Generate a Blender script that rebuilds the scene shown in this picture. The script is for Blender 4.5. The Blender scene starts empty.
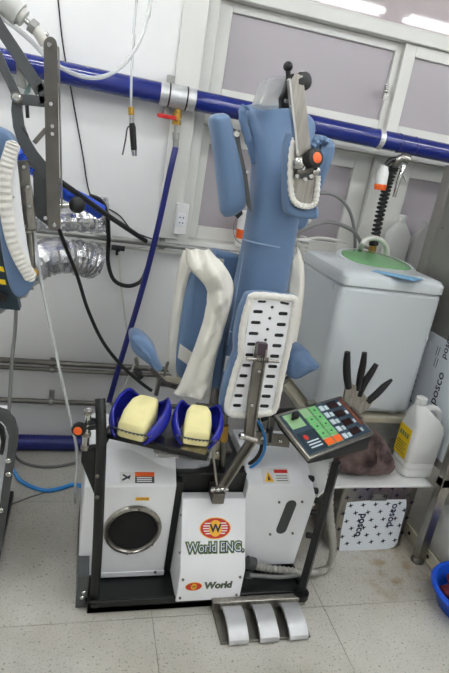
import bpy, bmesh, math, random
from mathutils import Vector, Matrix, noise
random.seed(7)
scene = bpy.context.scene
COL = scene.collection
PI = math.pi

# ------------------------------------------------------------------ camera
FPX, CX, CY, CAMZ = 540.0, 224.5, 336.5, 1.43
yaw, pitch, roll = [math.radians(a) for a in (16.07, 18.5, -9.52)]
_f = Vector((math.sin(yaw)*math.cos(pitch), math.cos(yaw)*math.cos(pitch), -math.sin(pitch)))
_r = Vector((math.cos(yaw), -math.sin(yaw), 0))
_d = _f.cross(_r)
RIGHT = _r*math.cos(roll) + _d*math.sin(roll)
DOWN = -_r*math.sin(roll) + _d*math.cos(roll)
FWD = _f
cam_data = bpy.data.cameras.new('camera')
cam_data.sensor_fit = 'VERTICAL'
cam_data.sensor_height = 36.0
cam_data.lens = 36.0*FPX/673.0
cam_data.clip_start = 0.02
cam = bpy.data.objects.new('camera', cam_data)
COL.objects.link(cam)
m3 = Matrix((RIGHT, -DOWN, -FWD)).transposed()
cam.matrix_world = Matrix.Translation((0, 0, CAMZ)) @ m3.to_4x4()
scene.camera = cam
CAM = Vector((0, 0, CAMZ))

# ------------------------------------------------------------------ view + world
scene.view_settings.view_transform = 'Standard'
scene.view_settings.look = 'None'
scene.view_settings.exposure = 0.05
scene.view_settings.gamma = 1.0
scene.view_settings.use_curve_mapping = False
world = bpy.data.worlds.new('world'); scene.world = world
world.use_nodes = True
world.node_tree.nodes['Background'].inputs[0].default_value = (0.9, 0.95, 1.0, 1)
world.node_tree.nodes['Background'].inputs[1].default_value = 0.3
LAMP = 28.0            # emission strength of the ceiling tubes

def ray(x, y):
    return RIGHT*((x-CX)/FPX) + DOWN*((y-CY)/FPX) + FWD
def W(x, y, Y):
    v = ray(x, y); return CAM + v*(Y/v.y)
def G(x, y, z=0.0):
    v = ray(x, y); return CAM + v*((z-CAMZ)/v.z)
def SX(x, y, X):
    v = ray(x, y); return CAM + v*(X/v.x)
def WP(pts, Y): return [W(a, b, Y) for a, b in pts]

# ------------------------------------------------------------------ materials
def lin(c):
    return tuple(((v/12.92) if v <= 0.04045 else ((v+0.055)/1.055)**2.4) for v in [k/255 for k in c])
MATS = {}
def mat(name, rgb, rough=0.5, metal=0.0, var=0.0, vscale=6.0, bump=0.0, bscale=60.0, emis=0.0, alpha=1.0, trans=0.0,
        rgb2=None, stretch=None, coat=0.0, ior=1.5, sheen=0.0):
    if name in MATS: return MATS[name]
    m = bpy.data.materials.new(name); m.use_nodes = True
    nt = m.node_tree; b = nt.nodes['Principled BSDF']
    c = lin(rgb)
    b.inputs['Base Color'].default_value = (*c, 1)
    b.inputs['Roughness'].default_value = rough
    b.inputs['Metallic'].default_value = metal
    b.inputs['IOR'].default_value = ior
    b.inputs['Alpha'].default_value = alpha
    b.inputs['Transmission Weight'].default_value = trans
    b.inputs['Coat Weight'].default_value = coat
    if sheen: b.inputs['Sheen Weight'].default_value = sheen
    if emis:
        b.inputs['Emission Color'].default_value = (*c, 1); b.inputs['Emission Strength'].default_value = emis
    if var or bump or rgb2:
        tc = nt.nodes.new('ShaderNodeTexCoord'); mp = nt.nodes.new('ShaderNodeMapping')
        nt.links.new(tc.outputs['Object'], mp.inputs['Vector'])
        if stretch: mp.inputs['Scale'].default_value = stretch
    if var or rgb2:
        n = nt.nodes.new('ShaderNodeTexNoise'); n.inputs['Scale'].default_value = vscale; n.inputs['Detail'].default_value = 5
        nt.links.new(mp.outputs['Vector'], n.inputs['Vector'])
        r = nt.nodes.new('ShaderNodeValToRGB')
        c2 = lin(rgb2) if rgb2 else tuple(v*(1-var) for v in c)
        r.color_ramp.elements[0].position = 0.35; r.color_ramp.elements[1].position = 0.65
        r.color_ramp.elements[0].color = (*c2, 1); r.color_ramp.elements[1].color = (*c, 1)
        nt.links.new(n.outputs['Fac'], r.inputs['Fac']); nt.links.new(r.outputs['Color'], b.inputs['Base Color'])
    if bump:
        n2 = nt.nodes.new('ShaderNodeTexNoise'); n2.inputs['Scale'].default_value = bscale; n2.inputs['Detail'].default_value = 4
        nt.links.new(mp.outputs['Vector'], n2.inputs['Vector'])
        bp = nt.nodes.new('ShaderNodeBump'); bp.inputs['Strength'].default_value = bump; bp.inputs['Distance'].default_value = 0.004
        nt.links.new(n2.outputs['Fac'], bp.inputs['Height']); nt.links.new(bp.outputs['Normal'], b.inputs['Normal'])
    MATS[name] = m
    return m
M_WALL = mat('painted wall', (238, 238, 236), 0.65, var=0.05, vscale=3, bump=0.08, bscale=90)
M_CEIL = mat('ceiling board', (225, 225, 222), 0.8)
M_FRAME = mat('window frame pvc', (222, 222, 216), 0.4, var=0.05, vscale=5)
M_PANE = mat('frosted pane', (171, 165, 169), 0.35, var=0.06, vscale=2)
M_TRANSOM = mat('transom pane', (196, 184, 186), 0.05, var=0.12, vscale=3)
M_WHITE = mat('white powder coat', (247, 248, 250), 0.38, var=0.04, vscale=5, bump=0.05, bscale=200)
M_BLACK = mat('black paint', (13, 15, 16), 0.38)
M_BLACKR = mat('black rubber', (20, 20, 21), 0.5)
M_MESH = mat('black mesh', (8, 8, 9), 0.9)
M_STEEL = mat('stainless steel', (172, 168, 160), 0.28, 1.0, var=0.25, vscale=14, stretch=(8, 8, 1))
M_STEELD = mat('dull stainless steel', (138, 135, 128), 0.42, 1.0, var=0.25, vscale=9)
M_CHROME = mat('chrome', (205, 205, 202), 0.12, 1.0)
M_GALV = mat('galvanised steel', (168, 168, 164), 0.45, 0.75, var=0.2, vscale=25)
M_GREY = mat('grey paint', (80, 83, 84), 0.45, var=0.08, vscale=8)
M_GREYD = mat('dark grey paint', (72, 74, 75), 0.45)
M_BLUE = mat('steel blue fabric', (98, 126, 161), 0.5, var=0.12, vscale=7, bump=0.22, bscale=40, sheen=0.2)
M_CLOTH = mat('white cotton', (232, 229, 218), 0.85, var=0.05, vscale=8, bump=0.7, bscale=16)
M_ELAST = mat('white elastic', (234, 232, 224), 0.85, var=0.08, vscale=90, bump=0.3, bscale=180)
M_PIPE = mat('navy pipe paint', (26, 40, 118), 0.12, coat=0.4)
M_FOIL = mat('foil tape', (222, 223, 224), 0.38, 0.65, var=0.15, vscale=40, bump=0.5, bscale=120)
M_FOILD = mat('crinkled foil duct', (212, 212, 214), 0.25, 0.95, bump=1.0, bscale=55)
M_BRASS = mat('brass', (190, 150, 70), 0.3, 0.9)
M_RED = mat('red plastic', (196, 30, 34), 0.35)
M_NAVYH = mat('navy hose', (26, 34, 110), 0.4)
M_BLUEH = mat('blue ribbed hose', (38, 86, 205), 0.4)
M_AIRH = mat('light blue air hose', (44, 140, 214), 0.35)
M_CLEAR = mat('clear hose', (226, 228, 226), 0.15, alpha=0.55)
M_WHITEH = mat('white hose', (215, 214, 206), 0.4)
M_GREYH = mat('grey cable', (120, 120, 118), 0.5)
M_FOAM = mat('yellow foam', (242, 232, 170), 0.9, var=0.06, vscale=30, bump=0.35, bscale=150)
M_SHELL = mat('royal blue plastic', (32, 38, 150), 0.25)
M_ORANGE = mat('orange plastic', (235, 100, 32), 0.4)
M_WASH = mat('washer white plastic', (212, 218, 220), 0.3, var=0.03, vscale=4)
M_GREEN = mat('green lid', (112, 168, 112), 0.25, coat=0.3)
M_STICK = mat('blue sticker', (120, 180, 220), 0.4)
M_PLW = mat('white polyethylene', (232, 232, 230), 0.45)
M_YEL = mat('yellow label', (245, 208, 24), 0.5)
M_INK = mat('dark ink', (40, 44, 60), 0.6)
M_INKB = mat('blue black ink', (34, 44, 72), 0.6)
M_FUR = mat('brown plush', (122, 102, 98), 0.95, rgb2=(54, 40, 40), vscale=17, bump=1.0, bscale=120)
M_FILM = mat('protective film', (236, 242, 248), 0.3, var=0.04, vscale=3)
M_SCREEN = mat('panel overlay', (50, 70, 86), 0.35)
M_BTNG = mat('green keys', (112, 188, 116), 0.45)
M_BTNGD = mat('pale green field', (150, 190, 140), 0.45)
M_BTNW = mat('white keys', (214, 226, 230), 0.45)
M_DISP = mat('dark display', (40, 14, 16), 0.15)
M_ACRY = mat('smoky acrylic', (196, 198, 198), 0.15, alpha=0.42)
M_FILMC = mat('clear plastic film', (225, 228, 230), 0.12, alpha=0.2)
M_REDL = mat('red print', (196, 44, 36), 0.5)
M_CAB = mat('cabinet steel', (165, 163, 158), 0.4, 0.6, var=0.15, vscale=4)
M_CREAM = mat('cream paint', (204, 198, 176), 0.5, var=0.15, vscale=12)
M_BASIN = mat('blue basin plastic', (28, 82, 200), 0.3)
M_MAROON = mat('maroon cloth', (92, 22, 28), 0.9, bump=0.5, bscale=60)
M_OLIVE = mat('olive print', (112, 134, 78), 0.5)
M_GOLD = mat('gold print', (238, 180, 40), 0.5)
M_TEAL = mat('dark teal panel', (22, 44, 56), 0.4)
M_PURP = mat('purple brown cap', (66, 52, 62), 0.4)
M_LAMP = mat('fluorescent diffuser', (250, 252, 255), 0.5, emis=LAMP)

def tile_material():
    m = bpy.data.materials.new('speckled vinyl tile'); m.use_nodes = True
    nt = m.node_tree; b = nt.nodes['Principled BSDF']; b.inputs['Roughness'].default_value = 0.42
    g = nt.nodes.new('ShaderNodeNewGeometry')
    def N(scale, det=4):
        n = nt.nodes.new('ShaderNodeTexNoise'); n.inputs['Scale'].default_value = scale; n.inputs['Detail'].default_value = det
        nt.links.new(g.outputs['Position'], n.inputs['Vector']); return n
    def ramp(n, p0, c0, p1, c1):
        r = nt.nodes.new('ShaderNodeValToRGB'); r.color_ramp.elements[0].position = p0; r.color_ramp.elements[1].position = p1
        r.color_ramp.elements[0].color = (*lin(c0), 1); r.color_ramp.elements[1].color = (*lin(c1), 1)
        nt.links.new(n.outputs['Fac'], r.inputs['Fac']); return r
    def mix(kind, a, bb, fac=1.0):
        x = nt.nodes.new('ShaderNodeMix'); x.data_type = 'RGBA'; x.blend_type = kind; x.inputs[0].default_value = fac
        nt.links.new(a, x.inputs[6]); nt.links.new(bb, x.inputs[7]); return x.outputs[2]
    base = ramp(N(5), 0.35, (182, 180, 171), 0.7, (196, 194, 185))
    speck = ramp(N(110, 2), 0.27, (176, 172, 162), 0.40, (255, 255, 255))
    fine = ramp(N(260, 2), 0.30, (180, 176, 168), 0.45, (255, 255, 255))
    dirt = ramp(N(1.7, 6), 0.33, (196, 184, 164), 0.5, (255, 255, 255))
    o = mix('MULTIPLY', base.outputs['Color'], speck.outputs['Color'])
    o = mix('MULTIPLY', o, fine.outputs['Color'], 0.6)
    o = mix('MULTIPLY', o, dirt.outputs['Color'], 0.5)
    # rusty stain beside the steel leg
    dist = nt.nodes.new('ShaderNodeVectorMath'); dist.operation = 'DISTANCE'; dist.inputs[1].default_value = (1.27, 1.47, 0)
    nt.links.new(g.outputs['Position'], dist.inputs[0])
    mr = nt.nodes.new('ShaderNodeMapRange'); mr.inputs[1].default_value = .06; mr.inputs[2].default_value = .24; mr.inputs[3].default_value = 1; mr.inputs[4].default_value = 0
    nt.links.new(dist.outputs['Value'], mr.inputs[0])
    st = N(16, 6); mm = nt.nodes.new('ShaderNodeMath'); mm.operation = 'MULTIPLY'
    sr = nt.nodes.new('ShaderNodeMapRange'); sr.inputs[1].default_value = .48; sr.inputs[2].default_value = .66; nt.links.new(st.outputs['Fac'], sr.inputs[0])
    nt.links.new(sr.outputs[0], mm.inputs[0]); nt.links.new(mr.outputs[0], mm.inputs[1])
    x = nt.nodes.new('ShaderNodeMix'); x.data_type = 'RGBA'; x.blend_type = 'MULTIPLY'; x.inputs[7].default_value = (*lin((226, 206, 178)), 1)
    nt.links.new(mm.outputs[0], x.inputs[0]); nt.links.new(o, x.inputs[6])
    nt.links.new(x.outputs[2], b.inputs['Base Color'])
    return m
M_TILE = tile_material()
M_GROUT = mat('tile joint', (120, 117, 108), 0.8)

# ------------------------------------------------------------------ object helpers
WL = {}
def tagp(o, label=None, cat=None, group=None, kind=None):
    if label: o['label'] = label
    if cat: o['category'] = cat
    if group: o['group'] = group
    if kind: o['kind'] = kind
    return o
def thing(name, label, cat, loc, group=None):
    o = bpy.data.objects.new(name, None); o.empty_display_size = 0.05
    COL.objects.link(o); o.location = loc; WL[o.name] = Vector(loc)
    return tagp(o, label, cat, group)
def perp(t):
    a = Vector((0, 0, 1)) if abs(t.z) < 0.9 else Vector((1, 0, 0))
    u = t.cross(a).normalized(); return u, t.cross(u).normalized()
def cr(P, n=6, closed=False):
    P = [Vector(p) for p in P]; out = []; L = len(P)
    rng = range(L) if closed else range(L-1)
    for i in rng:
        if closed: p0, p1, p2, p3 = P[i-1], P[i], P[(i+1) % L], P[(i+2) % L]
        else: p0, p1, p2, p3 = P[max(i-1, 0)], P[i], P[i+1], P[min(i+2, L-1)]
        for k in range(n):
            t = k/n
            out.append(0.5*((2*p1)+(p2-p0)*t+(2*p0-5*p1+4*p2-p3)*t*t+(3*p1-p0-3*p2+p3)*t**3))
    if not closed: out.append(P[-1].copy())
    return out
class MB:
    def __init__(s): s.v = []; s.f = []
    def add(s, vs, fs):
        k = len(s.v); s.v += [Vector(v) for v in vs]; s.f += [tuple(i+k for i in f) for f in fs]; return s
    def box(s, x0, x1, y0, y1, z0, z1):
        return s.add([(x, y, z) for x in (x0, x1) for y in (y0, y1) for z in (z0, z1)],
                     [(0, 1, 3, 2), (4, 6, 7, 5), (0, 4, 5, 1), (2, 3, 7, 6), (0, 2, 6, 4), (1, 5, 7, 3)])
    def obox(s, c, ax, ay, az):   # oriented: half-extent vectors
        c = Vector(c); ax, ay, az = Vector(ax), Vector(ay), Vector(az)
        vs = [c+i*ax+j*ay+k*az for i in (-1, 1) for j in (-1, 1) for k in (-1, 1)]
        return s.add(vs, [(0, 1, 3, 2), (4, 6, 7, 5), (0, 4, 5, 1), (2, 3, 7, 6), (0, 2, 6, 4), (1, 5, 7, 3)])
    def prism(s, P, off):
        P = [Vector(p) for p in P]; n = len(P); off = Vector(off)
        return s.add(P+[p+off for p in P], [tuple(range(n)), tuple(range(2*n-1, n-1, -1))] +
                     [(i, n+i, n+(i+1) % n, (i+1) % n) for i in range(n)])
    def loft(s, rings, cap=True, closed=True):
        n = len(rings[0]); vs = [p for r in rings for p in r]; fs = []
        for a in range(len(rings)-1):
            for i in range(n if closed else n-1):
                j = (i+1) % n
                fs.append((a*n+i, a*n+j, (a+1)*n+j, (a+1)*n+i))
        if cap and closed:
            fs.append(tuple(range(n-1, -1, -1))); fs.append(tuple((len(rings)-1)*n+i for i in range(n)))
        return s.add(vs, fs)
    def tube(s, path, r, seg=10, cap=True, rf=None):
        P = [Vector(p) for p in path]; rings = []; u = None
        for i, p in enumerate(P):
            t = (P[min(i+1, len(P)-1)]-P[max(i-1, 0)])
            t = t.normalized() if t.length > 1e-9 else Vector((0, 0, 1))
            if u is None: u, w = perp(t)
            else:
                u = (u - t*u.dot(t)); u = u.normalized() if u.length > 1e-6 else perp(t)[0]
                w = t.cross(u)
            rr = r[i] if isinstance(r, (list, tuple)) else r
            rings.append([p + (u*math.cos(2*PI*k/seg)+w*math.sin(2*PI*k/seg))*(rr*(rf(i, k) if rf else 1)) for k in range(seg)])
        return s.loft(rings, cap)
    def cyl(s, a, b, r, seg=20, r2=None):
        return s.tube([a, b], [r, r if r2 is None else r2], seg)
    def lathe(s, c, prof, axis=(0, 0, 1), seg=28):   # prof: (radius, height)
        c = Vector(c); t = Vector(axis).normalized(); u, w = perp(t)
        return s.loft([[c+t*h+(u*math.cos(2*PI*k/seg)+w*math.sin(2*PI*k/seg))*max(r, 1e-4) for k in range(seg)] for r, h in prof])
    def ball(s, c, r, seg=16, sq=(1, 1, 1)):
        c = Vector(c); rings = []
        for a in range(1, 9):
            th = PI*a/9
            rings.append([c+Vector((math.sin(th)*math.cos(2*PI*k/seg)*sq[0], math.sin(th)*math.sin(2*PI*k/seg)*sq[1], math.cos(th)*sq[2]))*r for k in range(seg)])
        return s.loft(rings)
    def pad(s, P, depth, r=0.02, bulge=0.0, steps=5, both=True, nrm=Vector((0, 1, 0))):
        """cushion: outline P (front plane), thickness along nrm, rolled edges"""
        P = [Vector(p) for p in P]; n = len(P); nrm = Vector(nrm).normalized()
        area = sum((P[i].cross(P[(i+1) % n])).dot(nrm) for i in range(n))
        ins = []
        for i in range(n):
            e = (P[(i+1) % n]-P[i-1]); e = e - nrm*e.dot(nrm)
            q = nrm.cross(e).normalized() if e.length > 1e-9 else Vector((0, 0, 0))
            ins.append(q if area > 0 else -q)
        # front edge goes from inset at the face (t=0) to full outline (t=90deg)
        rings = []
        for k in range(steps+1):
            t = PI/2*k/steps
            rings.append([p + q*(r*(1-math.sin(t))) + nrm*(r*(1-math.cos(t))) for p, q in zip(P, ins)])
        for k in range(steps+1):
            t = PI/2*(1-k/steps)
            rings.append([p + q*(r*(1-math.sin(t))) + nrm*(depth - r*(1-math.cos(t))) for p, q in zip(P, ins)])
        if bulge:
            c = sum(rings[0], Vector())/n
            pre = []
            for sc in (0.15, 0.4, 0.65, 0.85):
                pre.append([c+(p-c)*sc - nrm*bulge*(1-sc*sc) for p in rings[0]])
            rings = pre + rings
        return s.loft(rings)
    def sheet(s, rows):
        n = len(rows[0]); fs = []
        for a in range(len(rows)-1):
            for i in range(n-1): fs.append((a*n+i, a*n+i+1, (a+1)*n+i+1, (a+1)*n+i))
        return s.add([p for r in rows for p in r], fs)
    def build(s, name, m, parent=None, bevel=0.0, smooth=True, solid=0.0, ang=38, label=None, cat=None, group=None, kind=None, sub=0):
        me = bpy.data.meshes.new(name)
        if parent is not None: o0 = WL[parent.name]
        else:
            lo = Vector([min(v[i] for v in s.v) for i in range(3)]); hi = Vector([max(v[i] for v in s.v) for i in range(3)])
            o0 = Vector(((lo.x+hi.x)/2, (lo.y+hi.y)/2, lo.z))
        me.from_pydata([v-o0 for v in s.v], [], s.f)
        bm = bmesh.new(); bm.from_mesh(me); bmesh.ops.recalc_face_normals(bm, faces=bm.faces)
        big = [f for f in bm.faces if len(f.verts) > 6]
        for f in bm.faces: f.smooth = smooth
        if big:
            for f in big: f.smooth = False
            bmesh.ops.triangulate(bm, faces=big, quad_method='BEAUTY', ngon_method='EAR_CLIP')
        bm.to_mesh(me); bm.free()
        me.materials.append(m)
        if smooth:
            me.set_sharp_from_angle(angle=math.radians(ang))
        o = bpy.data.objects.new(name, me); COL.objects.link(o)
        if parent is not None:
            o.parent = parent; WL[o.name] = o0
        else:
            o.location = o0; WL[o.name] = o0
        if bevel:
            b = o.modifiers.new('bevel', 'BEVEL'); b.width = bevel; b.segments = 3; b.limit_method = 'ANGLE'; b.angle_limit = math.radians(35)
        if solid:
            b = o.modifiers.new('solid', 'SOLIDIFY'); b.thickness = solid; b.offset = 0
        if sub:
            b = o.modifiers.new('sub', 'SUBSURF'); b.levels = sub; b.render_levels = sub
        return tagp(o, label, cat, group, kind)
def ribbon(pts, wpx):
    """polyline in photo pixels -> closed outline with a width in pixels"""
    P = [Vector((a, b, 0)) for a, b in pts]; L, R_ = [], []
    for i, p in enumerate(P):
        t = (P[min(i+1, len(P)-1)]-P[max(i-1, 0)]).normalized(); n = Vector((-t.y, t.x, 0))
        w = wpx[i] if isinstance(wpx, (list, tuple)) else wpx
        L.append(p+n*w/2); R_.append(p-n*w/2)
    return [(p.x, p.y) for p in L+R_[::-1]]
def crp(pts, n=5, closed=True):
    return [(p.x, p.y) for p in cr([(a, b, 0) for a, b in pts], n, closed)]
def text_mesh(s, size, org, ux, uy, mt, parent, name='lettering', offset=0.0, lift=0.0, align='CENTER', squash=1.0, ext=0.0003):
    cu = bpy.data.curves.new('txt', 'FONT'); cu.body = s; cu.size = size; cu.align_x = align; cu.align_y = 'CENTER'
    cu.offset = offset; cu.extrude = ext; cu.resolution_u = 3
    ob = bpy.data.objects.new('txt', cu); COL.objects.link(ob)
    dg = bpy.context.evaluated_depsgraph_get(); me = bpy.data.meshes.new_from_object(ob.evaluated_get(dg))
    bpy.data.objects.remove(ob); bpy.data.curves.remove(cu)
    ux, uy = Vector(ux).normalized(), Vector(uy).normalized(); n = ux.cross(uy).normalized()
    b = MB(); b.add([Vector(org)+ux*v.co.x*squash+uy*v.co.y+n*(v.co.z+lift) for v in me.vertices], [tuple(p.vertices) for p in me.polygons])
    bpy.data.meshes.remove(me)
    return b.build(name, mt, parent, smooth=False)
def holed(outline, holes, thick):
    """flat plate with real holes: outline and holes are 2-D lists; returns verts (x, y, z) and faces"""
    cu = bpy.data.curves.new('plate', 'CURVE'); cu.dimensions = '2D'; cu.fill_mode = 'BOTH'; cu.extrude = thick/2
    for P in [outline]+holes:
        sp = cu.splines.new('POLY'); sp.points.add(len(P)-1); sp.use_cyclic_u = True
        for q, p in zip(sp.points, P): q.co = (p[0], p[1], 0, 1)
    ob = bpy.data.objects.new('plate', cu); COL.objects.link(ob)
    dg = bpy.context.evaluated_depsgraph_get(); me = bpy.data.meshes.new_from_object(ob.evaluated_get(dg))
    vs = [v.co.copy() for v in me.vertices]; fs = [tuple(p.vertices) for p in me.polygons]
    bpy.data.objects.remove(ob); bpy.data.curves.remove(cu); bpy.data.meshes.remove(me)
    return vs, fs
def circ(c, u, w, r, n=28, r2=None):
    return [Vector(c)+Vector(u)*math.cos(2*PI*k/n)*r+Vector(w)*math.sin(2*PI*k/n)*(r if r2 is None else r2) for k in range(n)]
def bolt(parent, p, r=0.006, m=None, axis=(0, -1, 0), h=0.005, name='bolt'):
    return MB().lathe(p, [(r, 0), (r, h*0.6), (r*0.75, h), (r*0.4, h), (r*0.38, h*0.6)], axis, 12).build(name, m or M_CHROME, parent)
X3, Z3, Y3 = Vector((1, 0, 0)), Vector((0, 0, 1)), Vector((0, 1, 0))

# ================================================================== STRUCTURE
RX0, RX1, RY0, WALLY, CEILZ = -1.6, 3.4, -2.3, 2.38, 2.6
WINY = 2.50
WX0, WX1, WZ0, WZ1 = 0.40, 2.3, 1.0, 2.38
fl = MB().box(RX0, RX1, RY0, WALLY, -0.05, -0.003).build('floor', M_GROUT, None, smooth=False, kind='structure',
      label='pale grey speckled vinyl tile floor with thin dark joints', cat='floor')
tx = [RX0] + [v for v in [0.297+0.6*k for k in range(-5, 8)] if RX0+.02 < v < RX1-.02] + [RX1]
ty = [RY0] + [v for v in [1.318+0.6*k for k in range(-8, 3)] if RY0+.02 < v < WALLY-.02] + [WALLY]
tcache = {}
for i in range(len(tx)-1):
    for j in range(len(ty)-1):
        w, d = round(tx[i+1]-tx[i]-0.0018, 4), round(ty[j+1]-ty[j]-0.0018, 4)
        if (w, d) not in tcache:
            t = MB().box(-w/2, w/2, -d/2, d/2, -0.003, 0.0)
            o = t.build('tile', M_TILE, None, smooth=False); tcache[(w, d)] = o.data
            o.data.transform(Matrix.Translation((0, 0, -0.003)))
        else:
            o = bpy.data.objects.new('tile', tcache[(w, d)]); COL.objects.link(o)
        o.parent = fl; o.location = Vector(((tx[i]+tx[i+1])/2, (ty[j]+ty[j+1])/2, 0)) - WL[fl.name]
MB().box(RX0-.1, RX1+.1, RY0-.1, 2.7, CEILZ, CEILZ+.1).build('ceiling', M_CEIL, None, smooth=False, kind='structure', label='white ceiling', cat='ceiling')
wb = MB()
wb.box(RX0, WX0, WALLY, 2.62, 0, CEILZ).box(WX1, RX1, WALLY, 2.62, 0, CEILZ).box(WX0, WX1, WALLY, 2.62, 0, WZ0).box(WX0, WX1, WALLY, 2.62, WZ1, CEILZ)
wb.box(WX0, WX1, 2.56, 2.62, WZ0, WZ1)
wb.build('wall_back', M_WALL, None, smooth=False, kind='structure', label='white painted wall behind the pressing machine', cat='wall')
MB().box(RX0-.1, RX0, RY0, 2.62, 0, CEILZ).build('wall_left', M_WALL, None, smooth=False, kind='structure', label='plain white side wall', cat='wall')
MB().box(RX1, RX1+.1, RY0, 2.62, 0, CEILZ).build('wall_right', M_WALL, None, smooth=False, kind='structure', label='plain white wall opposite the side wall', cat='wall')
MB().box(RX0, RX1, RY0-.1, RY0, 0, CEILZ).build('wall_front', M_WALL, None, smooth=False, kind='structure', label='plain white wall facing the window', cat='wall')
# window group: outer frame bars as trim, sashes as windows
def sash(name, x0, x1, z0, z1, gx0, gx1, gz0, gz1, y, pm, label, dep=0.03):
    b = MB(); b.box(x0, gx0, y-dep, y, z0, z1).box(gx1, x1, y-dep, y, z0, z1).box(gx0, gx1, y-dep, y, z0, gz0).box(gx0, gx1, y-dep, y, gz1, z1)
    o = b.build(name, M_FRAME, None, smooth=False, bevel=0.003, kind='structure', label=label, cat='window')
    MB().box(gx0-.002, gx1+.002, y-dep*0.45, y-dep*0.25, gz0-.002, gz1+.002).build('pane', pm, o, smooth=False)
    return o
t = MB().box(WX0, 0.455, 2.43, 2.56, WZ0, WZ1).box(1.24+1.0, WX1, 2.43, 2.56, WZ0, WZ1)
t.box(0.455, 2.24, 2.45, 2.56, 2.022, 2.075).box(0.455, 2.24, 2.45, 2.56, 1.535, 1.625).box(0.455, 2.24, 2.43, 2.56, WZ0, 1.035).box(0.455, 2.24, 2.43, 2.56, WZ1-.04, WZ1)
t.build('trim_1', M_FRAME, None, smooth=False, bevel=0.004, kind='structure', label='white outer frame and rails of the window', cat='window frame')
MB().box(0.30, WX0, 2.365, 2.38, 1.04, CEILZ).build('trim_2', M_FRAME, None, smooth=False, kind='structure', label='flat white trim board between wall and window', cat='trim', bevel=0.004)
sash('window_1', .456, 1.345, 1.626, 2.021, .525, 1.295, 1.69, 1.985, 2.535, M_PANE, 'frosted sliding sash with the sash beside it overlapping its edge')
w2 = sash('window_2', 1.323, 2.238, 1.626, 2.021, 1.383, 2.17, 1.68, 1.972, 2.505, M_PANE, 'frosted sliding sash with a small metal latch on its stile')
sash('window_3', .456, 2.238, 2.076, WZ1-.041, .47, 2.22, 2.09, WZ1-.055, 2.52, M_TRANSOM, 'clear glossy transom pane above the sliding sashes')
sash('window_4', .456, 1.31, 1.036, 1.534, .505, 1.218, 1.095, 1.46, 2.535, M_PANE, 'lower frosted sash behind the blue padded form')
sash('window_5', 1.31, 2.238, 1.036, 1.534, 1.51, 2.17, 1.095, 1.46, 2.505, M_PANE, 'lower frosted sash above the washing machine')
lp = W(386, 92, 2.47)
MB().box(lp.x-.012, lp.x+.012, 2.462, 2.475, lp.z-.03, lp.z+.03).cyl((lp.x, 2.465, lp.z), (lp.x, 2.445, lp.z+.002), .008, 12).cyl((lp.x, 2.45, lp.z), (lp.x-.006, 2.45, lp.z+.03), .005, 10).build('latch', M_CHROME, w2, label='metal sash latch')

# ceiling lamps
LABL = ['two tube ceiling light close to the wall above the grey linkage press', 'two tube ceiling light over the floor before the washing machine', 'two tube ceiling light over the far side of the steel cabinet',
        'added unseen two tube light before the grey linkage press, brightening left-facing sides', 'two tube ceiling light at the plain wall opposite the washing machine', 'two tube ceiling light at the plain wall opposite the steel cabinet']
for i, (x, y) in enumerate([(-.45, 1.55), (1.3, .95), (2.72, .95), (-.45, .15), (1.3, -.9), (2.72, -.9)]):  # the one before the grey press is unseen, placed to brighten left-facing sides
    if i in (1, 4): x0, x1 = .72, 1.95
    elif i in (0, 3): x0, x1 = -1.1, .13
    else: x0, x1 = 2.1, 3.3
    L = thing('ceiling_light', LABL[i], 'ceiling light', ((x0+x1)/2, y, 2.6), 'fluorescent ceiling lights')
    MB().box(x0, x1, y-.09, y+.09, 2.565, 2.6).build('housing', M_CEIL, L, smooth=False, bevel=.004)
    for s in (-1, 1):
        MB().cyl((x0+.03, y+s*.045, 2.546), (x1-.03, y+s*.045, 2.546), .016, 12).build('tube', M_LAMP, L)

# ================================================================== WALL SERVICES
# big navy pipe along the wall
PY = 2.31
xL, xR = -1.55, 2.35
pr = 0.040
def pz_at(x): return 1.6145-.0160*x
def PP(x): return Vector((x, PY, pz_at(x)))
P_ = thing('pipe', 'thick glossy navy blue pipe with silver foil collars running along wall and window', 'pipe', (0.4, PY, pz_at(.4)-pr))
MB().cyl(PP(xL), PP(xR), pr, 32).build('pipe_body', M_PIPE, P_)
def collar(xa, xb, r, m, name): MB().cyl(PP(xa), PP(xb), r, 32).build(name, m, P_)
for a, b in ((160, 168), (169.5, 186), (187, 195)): collar(W(a, 92, PY).x, W(b, 98, PY).x, pr+.0035, M_FOIL, 'foil_collar')
for a in (168.7, 186.5): xa = W(a, 95, PY).x; collar(xa-.003, xa+.003, pr+.005, M_BLACK, 'band')
xa = W(379, 139, PY).x; collar(xa-.012, xa+.012, pr+.003, M_FOIL, 'foil_collar')
for a in (398, 414): xa = W(a, 144, PY).x; collar(xa-.002, xa+.002, pr+.0015, M_NAVYH, 'band')
hx = W(172, 80, PY).x; pz = pz_at(hx)
MB().box(hx-.015, hx+.015, 2.34, 2.365, pz-.075, pz+.075).build('hanger', M_GALV, P_, bevel=.003)
vx = W(178, 110, PY).x; pz = pz_at(vx)
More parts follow.
